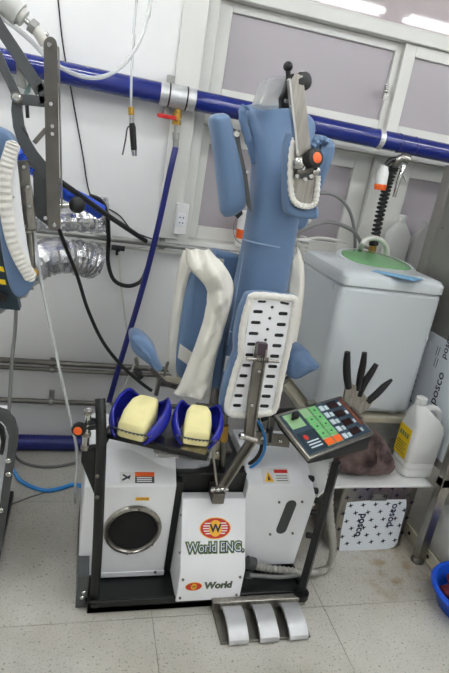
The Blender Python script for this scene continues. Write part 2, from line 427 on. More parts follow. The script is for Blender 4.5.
# valve under the pipe
V_ = thing('ball_valve', 'brass ball valve with a flat red lever below the navy pipe', 'valve', (vx, PY, pz-.22))
vz = pz-pr-.005
MB().lathe((vx, PY, vz), [(.013, 0), (.013, -.012), (.018, -.014), (.018, -.028), (.014, -.031), (.014, -.045), (.018, -.047), (.018, -.058)], seg=16).build('valve_body', M_BRASS, V_)
a, b = W(177, 118.5, PY-.03), W(157, 115, PY-.03)
MB().prism([a+Z3*.008, a-Z3*.008, b-Z3*.007+X3*.01, b-Z3*.003, b+Z3*.006, b+Z3*.009+X3*.01], (0, .007, 0)).build('lever', M_RED, V_, bevel=.003)
MB().cyl((vx, PY-.032, vz-.035), (vx, PY, vz-.035), .007, 12).build('stem', M_BRASS, V_)
c0, c1 = Vector((vx, PY, vz-.056)), W(175.5, 149, PY-.004)
MB().tube([c0, c0.lerp(c1, .3), c0.lerp(c1, .32), c0.lerp(c1, .6), c0.lerp(c1, .62), c1], [.010, .010, .014, .014, .012, .012], 14).build('coupling', M_GALV, V_)
hp = [(175.5, 148), (170, 172), (163, 205), (155, 240), (146, 275), (137, 307), (127, 340), (118, 370), (109, 402)]
MB().tube(cr([W(a, b, PY-.004 if i == 0 else PY-.028) for i, (a, b) in enumerate(hp)], 5), .0125, 10).build('hose', M_NAVYH, V_, label='navy blue hose hanging from the valve')

def wall_pipe(name, label, pts, Y, r, m, ext=(0, 0), clamps=(), flat=True):
    P = [W(a, b, Y) for a, b in pts]
    z = sum(p.z for p in P)/len(P)
    A, B = Vector((P[0].x-ext[0], Y, z)), Vector((P[-1].x+ext[1], Y, z))
    o = thing(name, label, 'pipe', ((A.x+B.x)/2, Y, z-r))
    MB().cyl(A, B, r, 16).build('pipe_body', m, o)
    for c in clamps:
        x = W(c, pts[0][1]+(pts[-1][1]-pts[0][1])*(c-pts[0][0])/(pts[-1][0]-pts[0][0]), Y).x
        q = MB().cyl((x-.008, Y, z), (x+.008, Y, z), r+.004, 14)
        q.box(x-.01, x+.01, Y, WALLY, z-.004, z+.004); q.box(x-.012, x+.012, WALLY-.006, WALLY, z-r-.02, z+r+.03)
        q.build('clamp', M_GALV, o)
    return o, z
wall_pipe('conduit_pipe', 'grey galvanised pipe along the wall just below the silver ducts', [(60, 234), (243, 253)], 2.335, .0125, M_GALV, (1.3, 1.5), (163,))
wall_pipe('conduit_pipe', 'thin pale pipe running directly beneath the grey galvanised pipe', [(70, 241), (200, 255)], 2.35, .008, M_WHITEH, (1.3, .8), ())
wall_pipe('steam_pipe', 'thicker steel pipe low on the wall, upper one of a close pair', [(0, 358), (130, 369)], 2.33, .013, M_STEELD, (1.3, 1.0), ())
wall_pipe('steam_pipe', 'thinner steel pipe low on the wall, lower one of a close pair', [(0, 365), (130, 375.5)], 2.335, .010, M_STEELD, (1.3, 1.0), (52,))
wall_pipe('steam_pipe', 'single steel pipe low on the wall just above the blue floor duct', [(0, 399.5), (108, 404)], 2.34, .012, M_STEELD, (1.3, 1.0), (51,))
# ribbed navy duct on the floor
dr = .037
A, B = Vector((-1.2, 2.31, dr)), Vector((.75, 2.31, dr))
n = 260
MB().tube([A.lerp(B, i/n) for i in range(n+1)], dr, 16, rf=lambda i, k: 1.0 if i % 2 else .93).build('floor_duct', M_NAVYH, None, label='ribbed navy blue duct lying on the floor along the wall', cat='duct')
# switch box
c = W(181, 219, 2.35); k = thing('wall_socket', 'white plastic wall socket box beside the window', 'socket', (c.x, 2.36, c.z-.07))
MB().box(c.x-.027, c.x+.027, 2.34, 2.365, c.z-.066, c.z+.066).build('box', M_PLW, k, bevel=.004)
MB().box(c.x-.017, c.x+.017, 2.336, 2.341, c.z-.03, c.z+.024).build('plate', M_WHITE, k, bevel=.002)
for dx, dz in ((-.007, .008), (.007, .008), (-.007, -.014), (.007, -.014)):
    MB().cyl((c.x+dx, 2.337, c.z+dz), (c.x+dx, 2.334, c.z+dz), .003, 8).build('socket_hole', M_GREYD, k)

def hose(name, label, pts, r, m, cat='cable', n=6, seg=8):
    """pts: (x, y, Y) photo point on the plane at depth Y, or a Vector"""
    P = [p if isinstance(p, Vector) else W(*p) for p in pts]
    return MB().tube(cr(P, n), r, seg).build(name, m, None, label=label, cat=cat)
hose('cable', 'thin black cable hanging slack on the wall above the silver ducts', [(a_, b_, 2.373) for a_, b_ in ((40, -110), (48, -55), (54, -20), (58, 0), (63, 45), (72, 95), (82, 150), (90, 194), (104, 206), (120, 216), (133, 231), (155, 240))], .0028, M_BLACKR)
hose('hose', 'black hose slanting down over the blue ribbed hose to the wall pipe', [(52, 176, 1.94), (75, 192, 1.97), (100, 210, 2.03), (125, 227, 2.2), (146, 241, 2.31)], .010, M_BLACKR, 'hose')
hose('hose', 'black hose hanging in a loop beside the silver duct end', [(90, 196, 2.18), (101, 201, 2.2), (107, 215, 2.215), (108.5, 240, 2.29), (108, 262, 2.325), (114, 280, 2.325), (128, 286, 2.325), (141, 281, 2.33), (147, 268, 2.35)], .009, M_BLACKR, 'hose')
hose('cable', 'black cable dropping from the steel arm across the wall to the machine', [(58, 226, 1.64), (66, 248, 1.72), (77, 275, 1.8), (88, 310, 1.83), (103, 342, 1.84), (122, 366, 1.82), (140, 382, 1.80), (152, 391, 1.78)], .0062, M_BLACKR)
hose('tube', 'thin pale tube hanging straight down below a black tee on the wall', [(119, 252, 2.335), (121, 285, 2.33), (127, 330, 2.306), (137, 352, 2.306), (128, 378, 2.306), (113, 402, 2.306)], .0045, M_WHITEH, 'hose')
c = W(118, 248, 2.34); k = thing('tee_fitting', 'small black plastic tee fitting on the wall below the pipe', 'fitting', (c.x, 2.34, c.z-.02))
MB().cyl(c-X3*.028, c+X3*.028, .011, 10).cyl(c, c-Z3*.03, .009, 10).cyl(c, Vector((c.x, WALLY, c.z)), .006, 8).build('fitting_body', M_BLACKR, k)
MB().cyl(c-X3*.028, c-X3*.07+Z3*.004, .005, 8).build('nozzle', M_WHITEH, k)
# clear tube swag
top = W(151, -2, 1.95)
hose('clear_tube', 'clear plastic tube looping down in a swag in front of the navy pipe', [Vector((top.x+.02, 1.95, 2.6)), Vector((top.x+.012, 1.95, 2.3)), (151, -2, 1.95), (147, 18, 1.95), (139, 42, 1.92), (126, 62, 1.9), (110, 74, 1.87), (92, 78, 1.84), (72, 73, 1.8), (50, 60, 1.77), (30, 40, 1.73), (8, 22, 1.68), (-20, 5, 1.65)], .0065, M_CLEAR, 'tube', 8, 10)
# hanging air gun
gY = 2.0
g0 = W(137, -2, gY)
k = thing('air_gun', 'black handled blow gun hanging on a clear tube in front of the wall', 'air gun', W(133, 158, gY))
MB().tube(cr([Vector((g0.x+.02, gY, 2.6)), g0, W(134, 40, gY), W(131.5, 75, gY), W(131, 108, gY)], 6), .0042, 8).build('air_tube', M_CLEAR, k)
MB().tube([W(131, 107, gY), W(131.3, 115, gY)], .010, 12).build('brass_fitting', M_BRASS, k)
MB().tube([W(131.3, 115, gY), W(131.8, 124, gY)], .0085, 12).build('swivel', M_CHROME, k)
MB().tube([W(131.8, 123, gY), W(132.5, 127, gY), W(134, 150, gY)], [.009, .0115, .0105], 12).build('handle', M_BLACKR, k)
MB().tube([W(134, 150, gY), W(134.4, 156, gY)], [.0105, .009], 12).build('nozzle', M_CHROME, k)
MB().tube(cr([W(131.5, 126, gY), W(127.5, 128, gY), W(125.5, 140, gY), W(122.5, 155, gY)], 4), .003, 6).build('trigger', M_GREYD, k)
# silver flexible ducts + blue ribbed hose behind the left press
def foil(name, label, pts, r, seg=18, n=10):
    P = cr([W(*p) for p in pts], n)
    o = MB().tube(P, r, seg, rf=lambda i, k: 1+.02*math.sin(i*1.9)+.10*noise.noise(Vector((i*.7, k*.8, r*50)))+.06*random.uniform(-1, 1)).build(name, M_FOILD, None, ang=14, label=label, cat='duct')
    return o
foil('foil_duct', 'narrower crinkled silver foil duct lying above the galvanised pipe', [(-60, 205, 2.05), (10, 213, 2.1), (45, 219, 2.14), (75, 220, 2.16), (95, 221, 2.17)], .044)
foil('foil_duct', 'fat crinkled silver foil duct drooping below the galvanised pipe', [(-40, 300, 2.0), (0, 292, 2.02), (25, 270, 2.06), (48, 257, 2.1), (70, 256, 2.15), (86, 259, 2.19), (95, 262, 2.21)], .068)
foil('foil_duct', 'short upright crinkled silver duct piece behind the black hose loop', [(99, 198, 2.29), (101, 215, 2.29), (102, 232, 2.29)], .035, 14, 8)
P = cr([W(20, 150, 1.95), W(45, 178, 1.99), W(65, 192, 2.03), (W(84, 202, 2.06)), W(101, 212, 2.09)], 22)
MB().tube(P, .028, 16, rf=lambda i, k: 1.0 if i % 2 else .84).build('ribbed_hose', M_BLUEH, None, ang=60, label='bright blue ribbed hose resting on the silver foil duct', cat='hose')
# thin tubes at left
hose('tube', 'thin clear tube hanging from the left press down to the floor', [(33, 222, 1.6), (36, 245, 1.6), (41, 280, 1.6), (50, 325, 1.6), (60, 372, 1.6), (69, 412, 1.6), (76, 445, 1.6), (77, 462, 1.62), (75, 490, 1.63), Vector(G(75, 503, .006))], .0048, M_CLEAR, 'tube')
hose('cable', 'grey cable hanging straight from the dark control box', [(16, 308, 1.72), (15, 330, 1.72), (12, 360, 1.72), (10, 395, 1.71), (8, 430, 1.68)], .006, M_GREYH)
hose('air_hose', 'light blue air hose curving over the floor to the machine', [G(10, 462, .06), G(18, 478, .02), G(30, 486, .008), G(45, 490.5, .008), G(60, 488.5, .008), G(74, 484.5, .008), G(84, 487, .01)], .0085, M_AIRH, 'hose')
hose('cable', 'grey cable sagging over the floor in front of the navy duct', [G(12, 452, .08), G(22, 462, .01), G(40, 466.5, .007), G(60, 466, .007), G(78, 462, .007)], .0065, M_GREYH)
hose('cable', 'thin dark wire straying over the floor under the light blue hose', [G(10, 505, .003), G(30, 497, .003), G(50, 491, .003), G(66, 485, .003)], .0025, M_GREYH)

# ================================================================== MAIN MACHINE
M = thing('form_finishing_machine', 'white and blue garment form finishing machine with padded torso and foot pedals', 'machine', (.46, 1.65, 0))
BX0, BX1 = .092, .832
q = MB().box(BX0, BX1, 1.345, 1.95, .004, .03); q.box(BX0, BX1, 1.345, 1.357, .004, .05); q.box(BX1-.012, BX1, 1.345, 1.95, .004, .05); q.box(BX0, BX0+.012, 1.345, 1.95, .004, .05)
q.build('base_tray', M_BLACK, M, bevel=.003)
for x in (BX0+.05, BX1-.05):
    for y in (1.40, 1.9): MB().cyl((x, y, 0), (x, y, .006), .02, 14).build('foot', M_BLACKR, M)
sp = MB().box(.056, BX0-.001, 1.372, 1.80, .002, .128).build('side_plate', M_GREY, M, bevel=.002)
for x, z in ((.074, .045), (.078, .065)): bolt(sp, (x, 1.372, z), .007, M_CHROME)
# left cabinet
CY0 = 1.462
prof = [(CY0, .04), (CY0, .396), (CY0+.10, .472), (1.80, .472), (1.80, .04)]
lc = MB().prism([(.056, y, z) for y, z in prof], (.290, 0, 0)).build('cabinet', M_WHITE, M, bevel=.006, label='white cabinet with a round black mesh opening')
MB().box(.058, .346, CY0-.003, CY0+.002, .036, .055).build('bottom_flange', M_WHITE, lc, bevel=.001)
cc = Vector((.221, CY0, .230))
MB().lathe(cc, [(.079, -.004), (.093, -.004), (.095, .004), (.091, .012), (.083, .014), (.078, .008), (.077, .0)], (0, -1, 0), 40).build('vent_ring', M_STEEL, lc)
MB().lathe(cc, [(.078, .0), (.078, .004), (.06, .003), (.02, .002)], (0, -1, 0), 36).build('vent_mesh', M_MESH, lc)
for k in range(6):
    t = 2*PI*k/6+.4; bolt(lc, cc+Vector((math.cos(t)*.087, -.013, math.sin(t)*.087)), .0035, M_STEELD, name='screw')
MB().box(.218, .262, CY0-.0012, CY0+.001, .342, .354).build('nameplate', M_GOLD, lc, smooth=False)
text_mesh('WORLD', .009, (.24, CY0-.0012, .348), X3, Z3, M_INK, lc, squash=1.1)
sl = Vector((0, .10, .075)).normalized(); sn = X3.cross(sl)
def slope_pt(x, d): return Vector((x, CY0, .396)) + sl*d
def quad(P0, ux, uy, w, h, lift=.0008):
    n = ux.cross(uy).normalized()
    return MB().prism([P0+n*lift, P0+ux*w+n*lift, P0+ux*w+uy*h+n*lift, P0+uy*h+n*lift], -n*lift*1.5)
quad(slope_pt(.163, .010), X3, sl, .048, .036).build('warning_label', M_PLW, lc, smooth=False)
quad(slope_pt(.170, .016), (X3*.8+sl*.4).normalized(), sl, .030, .007, .0014).build('warning_symbol', M_INK, lc, smooth=False)
quad(slope_pt(.172, .034), (X3*.9-sl*.5).normalized(), sl, .026, .006, .0014).build('warning_symbol', M_INK, lc, smooth=False)
quad(slope_pt(.211, .010), X3, sl, .062, .036).build('warning_label', M_GREYD, lc, smooth=False)
quad(slope_pt(.211, .032), X3, sl, .062, .014, .0014).build('label_band', M_ORANGE, lc, smooth=False)
for d in (.014, .020, .026): quad(slope_pt(.217, d), X3, sl, .048, .003, .0014).build('label_line', M_PLW, lc, smooth=False)
bolt(lc, (.315, CY0-.003, .052), .005, M_STEELD, name='screw')
# logo box
FX0, FX1 = .371, .589
prof = [(1.34, .036), (1.34, .157), (1.462, .347), (1.50, .347), (1.50, .036)]
fb = MB().prism([(FX0, y, z) for y, z in prof], (FX1-FX0, 0, 0)).build('front_box', M_WHITE, M, bevel=.003, label='white front box with logo')
for x in (FX0, FX1):
    ax = (-1, 0, 0) if x == FX0 else (1, 0, 0)
for x in (FX0+.012, FX1-.014):
    for z in (.055, .13): bolt(fb, (x, 1.339, z), .0045, M_STEELD, name='screw')
for y, z in ((1.38, .20), (1.44, .30)): bolt(fb, (FX0, y, z), .004, M_STEELD, (-1, 0, 0), name='screw')
su = (Vector((0, 1.462, .347))-Vector((0, 1.34, .157))).normalized(); sn = X3.cross(su)
SL = (Vector((0, 1.462, .347))-Vector((0, 1.34, .157))).length
def fpt(u, v): return Vector((FX0+u*(FX1-FX0), 1.34, .157)) + su*SL*v
def disc(parent, c, ux, uy, rx, ry, m, lift, name):
    n = ux.cross(uy).normalized(); P = circ(c+n*lift, ux, uy, rx, 36, ry)
    return MB().prism(P, -n*.0006).build(name, m, parent, smooth=False)
lcn = fpt(.52, .585)
disc(fb, lcn, X3, su, .053, .034, M_GOLD, .0008, 'emblem_rim')
disc(fb, lcn, X3, su, .050, .0315, M_REDL, .0014, 'emblem_field')
for k, dv in enumerate((-.018, -.010, -.002, .006, .014)):
    hw = .042*math.sqrt(max(.05, 1-(dv/.029)**2))
    MB().prism([lcn+X3*a+su*(dv+e)+sn*.0019 for a, e in ((-hw, 0), (hw, 0), (hw, .0035), (-hw, .0035))], -sn*.0005).build('emblem_stripe', M_PLW, fb, smooth=False)
disc(fb, lcn, X3, su, .022, .026, M_GOLD, .0024, 'emblem_disc')
text_mesh('W', .036, lcn-su*.001, X3, su, M_INK, fb, offset=.0012, lift=.0028)
tc_ = fpt(.53, .315)
text_mesh('World ENG.', .043, tc_, X3, su, M_OLIVE, fb, offset=.0055, lift=.0008, squash=.86)
text_mesh('World ENG.', .043, tc_, X3, su, M_INK, fb, offset=.0026, lift=.0014, squash=.86)
text_mesh('World ENG.', .043, tc_+su*.001, X3, su, M_BTNW, fb, offset=-.0002, lift=.0020, squash=.86)
c2 = Vector((FX0+.052, 1.34, .098))
disc(fb, c2, X3, Z3, .028, .017, M_GOLD, .0008, 'emblem_rim'); disc(fb, c2, X3, Z3, .026, .015, M_REDL, .0014, 'emblem_field')
disc(fb, c2, X3, Z3, .010, .012, M_GOLD, .002, 'emblem_disc'); text_mesh('W', .015, c2, X3, Z3, M_INK, fb, lift=.0024)
text_mesh('World', .036, (FX0+.135, 1.34, .098), X3, Z3, M_INK, fb, offset=.0018, lift=.0008, squash=.95)
text_mesh('World', .036, (FX0+.135, 1.34, .098), X3, Z3, M_OLIVE, fb, offset=-.0006, lift=.0014, squash=.95)
# black pedestal behind the logo box
MB().box(.352, .597, 1.505, 1.92, .03, .415).build('pedestal', M_BLACK, M, bevel=.004)
MB().box(.3475, .371, 1.475, 1.505, .03, .40).build('divider', M_BLACK, M, bevel=.002)
# right cabinet
k1, k2, k3 = W(304, 486.5, 1.47), W(316, 497, 1.47), W(294, 563, 1.47)
f5 = [(.592, .05), (k3.x, .05), (k2.x, k2.z), (k1.x, .393), (.592, .393)]
b5 = [(.592, .05), (k3.x, .05), (k2.x, k2.z+.062), (k1.x, .455), (.592, .455)]
rc = MB().loft([[Vector((x, 1.47, z)) for x, z in f5], [Vector((x, 1.58, z)) for x, z in b5], [Vector((x, 1.74, z)) for x, z in b5]]).build('cabinet', M_WHITE, M, bevel=.004, label='white cabinet with a dark slot')
s0, s1 = W(281.5, 529, 1.47), W(291, 505, 1.47)
dv = (s1-s0).normalized(); du = Vector((dv.z, 0, -dv.x)); pts = []
for k in range(13): a = PI*k/12; pts.append(s1+du*math.cos(a)*.020+dv*math.sin(a)*.020)
for k in range(13): a = PI+PI*k/12; pts.append(s0+du*math.cos(a)*.020+dv*math.sin(a)*.020)
MB().prism([p-Y3*.0006 for p in pts], (0, .001, 0)).build('slot', M_GREYD, rc, smooth=False)
for a, b in ((279, 502), (302, 501.5), (270, 534), (292.5, 533)): bolt(rc, W(a, b, 1.469), .0045, M_STEELD, name='screw')
rs = Vector((0, .11, .062)).normalized(); P0 = Vector((.648, 1.47, .393))+rs*.006
quad(P0, X3, rs, .100, .060).build('warning_label', M_PLW, rc, smooth=False)
tn = X3.cross(rs)
MB().prism([P0+X3*a+rs*b+tn*.0014 for a, b in ((.006, .008), (.040, .008), (.023, .046))], -tn*.0005).build('warning_symbol', M_GOLD, rc, smooth=False)
MB().prism([P0+X3*a+rs*b+tn*.002 for a, b in ((.018, .014), (.028, .014), (.023, .032))], -tn*.0005).build('warning_symbol', M_INK, rc, smooth=False)
quad(P0+X3*.046+rs*.040, X3, rs, .050, .013, .0014).build('label_band', M_REDL, rc, smooth=False)
for d in (.010, .019, .028): quad(P0+X3*.050+rs*d, X3, rs, .042, .003, .0014).build('label_line', M_GREYH, rc, smooth=False)
# foot pedals
MB().box(.497, .80, 1.198, 1.33, .0, .010).build('pedal_plate', M_STEELD, M, bevel=.002)
MB().box(.492, .825, 1.318, 1.343, .010, .045).build('pedal_bar', M_STEEL, M, bevel=.003)
M_ALU = mat('brushed aluminium', (196, 197, 198), 0.42, 0.55, var=0.08, vscale=30)
for x0 in (.520, .622, .722):
    rows = []
    pr_ = [(1.318, .030), (1.30, .046), (1.27, .050), (1.235, .045), (1.205, .034), (1.190, .024), (1.186, .012)]
    top = [Vector((0, y, z)) for y, z in pr_]; bot = [Vector((0, y+(.006 if i > 3 else 0), z-.010)) for i, (y, z) in enumerate(pr_)]
    o2 = top+bot[::-1]
    pd = MB().prism([p+X3*x0 for p in o2], (.064, 0, 0)).build('pedal', M_ALU, M, bevel=.002)
    MB().box(x0+.012, x0+.052, 1.24, 1.31, .010, .036).build('pedal_block', M_STEELD, pd)
# left handle post
post = cr([(.114, 1.372, .03), (.106, 1.372, .25), (.096, 1.372, .45), (.089, 1.378, .585), (.083, 1.40, .66), (.076, 1.43, .715)], 6)
MB().tube(post, .0155, 14).build('handle_post', M_BLACK, M, label='black tube handle post')
MB().cyl((.114, 1.372, .028), (.114, 1.372, .04), .03, 16).build('post_flange', M_BLACK, M)
gp = [W(a, b, 1.39) for a, b in ((82, 449), (98, 447), (98, 500), (94, 494), (81, 462))]
MB().prism(gp, (0, .02, 0)).build('gusset_plate', M_BLACK, M, bevel=.002)
for a, b in ((97, 476), (97, 497)): bolt(M, W(a, b, 1.35), .006, M_STEELD)
MB().cyl(W(78, 427.5, 1.40), W(99, 425.5, 1.40), .011, 12).cyl(W(86, 421, 1.40), W(104, 424, 1.42), .013, 12).build('regulator_arm', M_BLACK, M)
MB().tube([W(88.5, 409, 1.40), W(88, 418, 1.40), W(86.5, 430, 1.40), W(85.5, 445, 1.40), W(84, 459, 1.40)], [.009, .009, .011, .010, .009], 12).build('regulator_valve', M_CHROME, M)
for a, b, r in ((88.3, 412, .012), (86.4, 434, .014), (85.2, 447, .013)): MB().cyl(W(a, b-2, 1.40), W(a-.3, b+2, 1.40), r, 8).build('hex_nut', M_STEEL, M)
kb = MB().lathe(W(80, 427.5, 1.395), [(.010, 0), (.019, .002), (.021, .012), (.019, .022), (.011, .024)], (-.25, -1, .1), 10).build('regulator_knob', M_BLACKR, M)
MB().lathe(W(80, 427.5, 1.395)+Vector((-.25, -1, .1)).normalized()*.0235, [(.012, 0), (.012, .002), (.009, .003)], (-.25, -1, .1), 14).build('knob_cap', M_ORANGE, kb, label='orange knob cap')
# --- sleeve tray on the left
TZ = .60
t0, t1, t2 = G(104, 433, TZ), G(208, 457, TZ), G(236, 427, TZ)
ux = (t1-t0).normalized(); uy = Vector((-ux.y, ux.x, 0)); TW, TD = (t1-t0).length, .205
q = MB().obox(t0+ux*TW/2+uy*TD/2-Z3*.008, ux*TW/2, uy*TD/2, Z3*.008)
tray = q.build('tray', M_BLACK, M, bevel=.002, label='dark tray plate carrying the sleeve bucks')
MB().obox(t0+ux*TW/2+uy*TD/2+Z3*.0012, ux*(TW/2-.008), uy*(TD/2-.006), Z3*.0011).build('tray_sheet', M_STEEL, tray)
# crumpled clear film hanging over the tray's far end
rows = []
for i in range(9):
    row = []
    for j in range(17):
        u, v = j/16, i/8
        p = t0+ux*(TW*(.28+.74*u))+uy*(TD*.9*(1-v)-.012*v)
        z = TZ+.004-(.055*max(0, v-.72)/.28*(0.35+.65*math.sin(PI*u)))
        p = Vector((p.x, p.y-.03*max(0, v-.72), z+.006*noise.noise(Vector((u*9, v*9, 3)))*(1 if v > .6 else .2)))
        row.append(p)
    rows.append(row)
MB().sheet(rows).build('plastic_film', M_FILMC, tray, label='crumpled clear plastic film')
rows = []
for i in range(7):
    rows.append([t0+ux*(-.03+.06*j/6-.03*i/6)+uy*(.03+.11*i/6)+Z3*(.012+.05*math.sin(PI*i/6)*(1-j/8)+.016*noise.noise(Vector((i*.9, j*.9, 5)))) for j in range(7)])
MB().sheet(rows).build('plastic_film', M_FILMC, tray, label='crumpled clear plastic film')
# tray bracket + spring links under the tray
c = t0+ux*TW*.42+uy*TD*.5
MB().obox(c-Z3*.021, ux*.07, uy*.035, Z3*.005).build('tray_bracket', M_CREAM, tray, bevel=.002)
MB().tube([c-Z3*.02, c+Vector((.025, .02, -.06)), c+Vector((.05, .05, -.13))], .012, 10).build('tray_support', M_STEELD, tray)
MB().tube([c+ux*.05-Z3*.02, c+Vector((.09, .03, -.07)), c+Vector((.05, .05, -.13))], .008, 10).build('tray_support', M_STEELD, tray)
MB().obox(c+Vector((.05, .05, -.118)), X3*.04, Y3*.025, Z3*.006).build('support_foot', M_STEELD, tray)
MB().tube([t0+uy*.06-Z3*.014, Vector((.089, 1.40, .575))], .012, 10).build('tray_mount', M_BLACK, tray)

# --- padded torso
FYC = 1.60
def body_loft(rows, Yc, ex_=3.0, seg=36, n=5):
    """rows: (left px, right px, half depth); superellipse sections stacked along the rows"""
    off = lambda r: r[3] if len(r) > 3 else 0.0   # how far this row leans away
    L = cr([W(r[0][0], r[0][1], Yc+off(r)) for r in rows], n); R_ = cr([W(r[1][0], r[1][1], Yc+off(r)) for r in rows], n)
    D = [p.x for p in cr([(r[2], 0, 0) for r in rows], n)]; rings = []
    for a, b, d in zip(L, R_, D):
        c, h = (a+b)/2, (b-a)/2; ring = []
        for k in range(seg):
            t = 2*PI*k/seg; ct, st = math.cos(t), math.sin(t)
            ring.append(c+h*math.copysign(abs(ct)**(2/ex_), ct)+Y3*d*math.copysign(abs(st)**(2/ex_), st))
        rings.append(ring)
    return MB().loft(rings)
HD = .085
rowsT = [((259, 104), (283, 105), .03, .09), ((250, 104.5), (292, 107), .055, .087), ((243.5, 107), (302, 112), .072, .082), ((240.5, 114), (310, 120), .08, .072), ((243, 126), (312, 128), .082, .052), ((248.5, 140), (309, 142), HD, .032), ((252.5, 158), (305, 160), HD, .014), ((253, 175), (301, 178), HD, .004), ((251, 198), (297.5, 201), HD), ((248, 220), (294.5, 224), HD), ((244.5, 241), (290.5, 249), HD), ((240.5, 262), (287, 268), HD), ((232.5, 300), (281.5, 306), HD), ((224, 345), (275, 350), HD), ((218, 385), (268, 390), HD), ((220, 393), (263, 397), .07), ((226, 397), (254, 400), .04)]
col = body_loft(rowsT, FYC+HD).build('torso_form', M_BLUE, M, label='steel blue padded torso column')
sa, sb = W(243, 240.5, FYC-.001), W(292.5, 250, FYC-.001)
MB().tube([sa.lerp(sb, i/20)+Y3*(HD-HD*(1-abs(i/10-1)**3)**(1/3)) for i in range(1, 20)], .0026, 6).build('seam', mat('pale stitching', (150, 172, 200), .8), col)
se = [(243.5, 252), (238.5, 282), (233.5, 312), (227.5, 345)]
MB().tube(cr([W(a, b, FYC+.030) for a, b in se], 5), .0016, 5).build('seam', mat('pale stitching', (150, 172, 200)), col)
MB().tube([W(229, 331, FYC), W(233, 332.5, FYC), W(237, 334, FYC)], .002, 5).build('seam', mat('pale stitching', (150, 172, 200)), col)
MB().prism([W(a, b, FYC-.002) for a, b in ((226, 356), (232, 357), (229.5, 372), (223.5, 371.5))], (0, .003, 0)).build('care_tag', M_PLW, col)
# rolled left shoulder edge with gathers
MB().tube(cr([W(a, b, FYC+.085) for a, b in ((246, 106), (243, 112), (243.5, 122), (247.5, 136), (252, 150), (255, 164))], 5), [.005]+[.013]*24+[.004], 12, rf=lambda i, k: 1+.10*math.sin(i*1.6)).build('shoulder_roll', M_BLUE, col)
# post carrying the torso, and the mechanics under it
pb = Vector((.50, 1.70, .415))
MB().cyl(pb, (.505, 1.70, .80), .028, 18).build('main_post', M_STEELD, M)
MB().obox(pb+Z3*.006, X3*.07, Y3*.07, Z3*.006).build('post_plate', M_STEELD, M, bevel=.002)
def barp(name, pts, w, Y, th, m, bevel=.0015, parent=None):
    return MB().prism(WP(ribbon(pts, w), Y), (0, th, 0)).build(name, m, parent or M, bevel=bevel)
barp('bracket_plate', [(203, 445), (222, 448)], 24, 1.56, .01, M_CREAM)
barp('bracket_plate', [(196, 408), (240, 414)], 9, 1.60, .012, M_STEELD)
barp('bracket_plate', [(255, 438), (290, 442)], 12, 1.55, .01, M_STEELD)
MB().cyl(W(225, 412, 1.55), W(222, 470, 1.55), .011, 12).build('shaft', M_STEELD, M)
MB().cyl(W(215, 415, 1.57), W(211, 470, 1.57), .009, 12).build('shaft', M_STEELD, M)
MB().cyl(W(224, 425, 1.54), W(223, 440, 1.54), .016, 14).build('shaft_collar', M_BRASS, M)
MB().cyl(W(270, 412, 1.56), W(268, 445, 1.56), .006, 10).build('shaft', M_STEELD, M)
MB().cyl(W(269.5, 428, 1.56), W(269, 441, 1.56), .012, 10).build('shaft_collar', M_BLACK, M)
for a, b, y in ((206, 440, 1.555), (217, 452, 1.555), (208, 456, 1.555), (262, 438, 1.545), (280, 441, 1.545), (226, 412, 1.595)): bolt(M, W(a, b, y), .007)
MB().cyl(W(224, 402, 1.58), W(233, 403, 1.58), .012, 12).build('pivot_pin', M_CHROME, M)
MB().tube(cr([W(255, 418, 1.56), W(263, 430, 1.55), W(265, 448, 1.54), W(258, 462, 1.53), W(246, 470, 1.53)], 5), .005, 8).build('air_tube', M_AIRH, M)
MB().tube(cr([W(257, 416, 1.58), W(262, 440, 1.57), W(258, 456, 1.55), W(244, 468, 1.54)], 5), .007, 8).build('cable', M_BLACKR, M)
MB().tube(cr([W(262, 420, 1.72), W(280, 412, 1.75), W(296, 410, 1.78), W(300, 418, 1.78), W(292, 424, 1.72)], 5), .009, 8).build('cable', M_BLACKR, M)
MB().obox(W(258, 469, 1.55), X3*.03, Y3*.03, Z3*.006).build('cable_entry', M_BLACK, M, bevel=.003)
# --- shoulder pads
def cpx(pts, ox, oy, s): return [(ox+a/s, oy+b/s) for a, b in pts]
lp_ = cpx([(32, 202), (42, 188), (62, 182), (84, 182), (98, 196), (118, 255), (138, 330), (153, 410), (155, 475), (146, 508), (122, 534), (94, 545), (72, 528), (64, 460), (52, 350), (40, 270)], 200, 60, 3.453)
rowsP = [((216, 113.5), (223, 113), .015), ((211.5, 115.5), (226, 114.5), .035), ((209.3, 120), (229, 118), .048), ((210, 130), (232, 128), .052), ((212.5, 146), (236, 144), .052), ((214.5, 162), (240, 160), .052), ((216.5, 178), (243.5, 177), .052), ((218, 192), (245, 193), .052), ((219, 203), (244.6, 204), .048), ((220.5, 212), (240.5, 210), .036), ((224.5, 216.5), (234, 215.5), .015)]
body_loft(rowsP, 1.64, 2.6, 28).build('shoulder_pad', M_BLUE, M, label='blue shoulder pad on a dark bracket')
arm = [(233, 128), (239, 131), (242, 152), (247.5, 176), (250.5, 200), (252, 213), (247.5, 206), (243, 180), (237, 156)]
MB().prism(WP(arm, 1.60), (0, .012, 0)).build('pad_bracket', M_GREYD, M, bevel=.001)
MB().prism(WP([(232, 212), (241, 207), (243, 214), (238, 219)], 1.64), (0, .02, 0)).build('pad_bracket', M_BLACK, M, bevel=.001)
bolt(M, W(236.5, 134, 1.595), .010); bolt(M, W(247, 172, 1.595), .006)
rp = [(312, 143), (317, 136), (325, 135), (335, 140), (338, 147), (336, 158), (329, 178), (322, 195), (315, 206), (309, 200), (308, 170)]
MB().pad(WP(crp(rp, 4), 1.66), .09, .030).build('shoulder_pad', M_BLUE, M, label='blue shoulder pad behind the collar press')
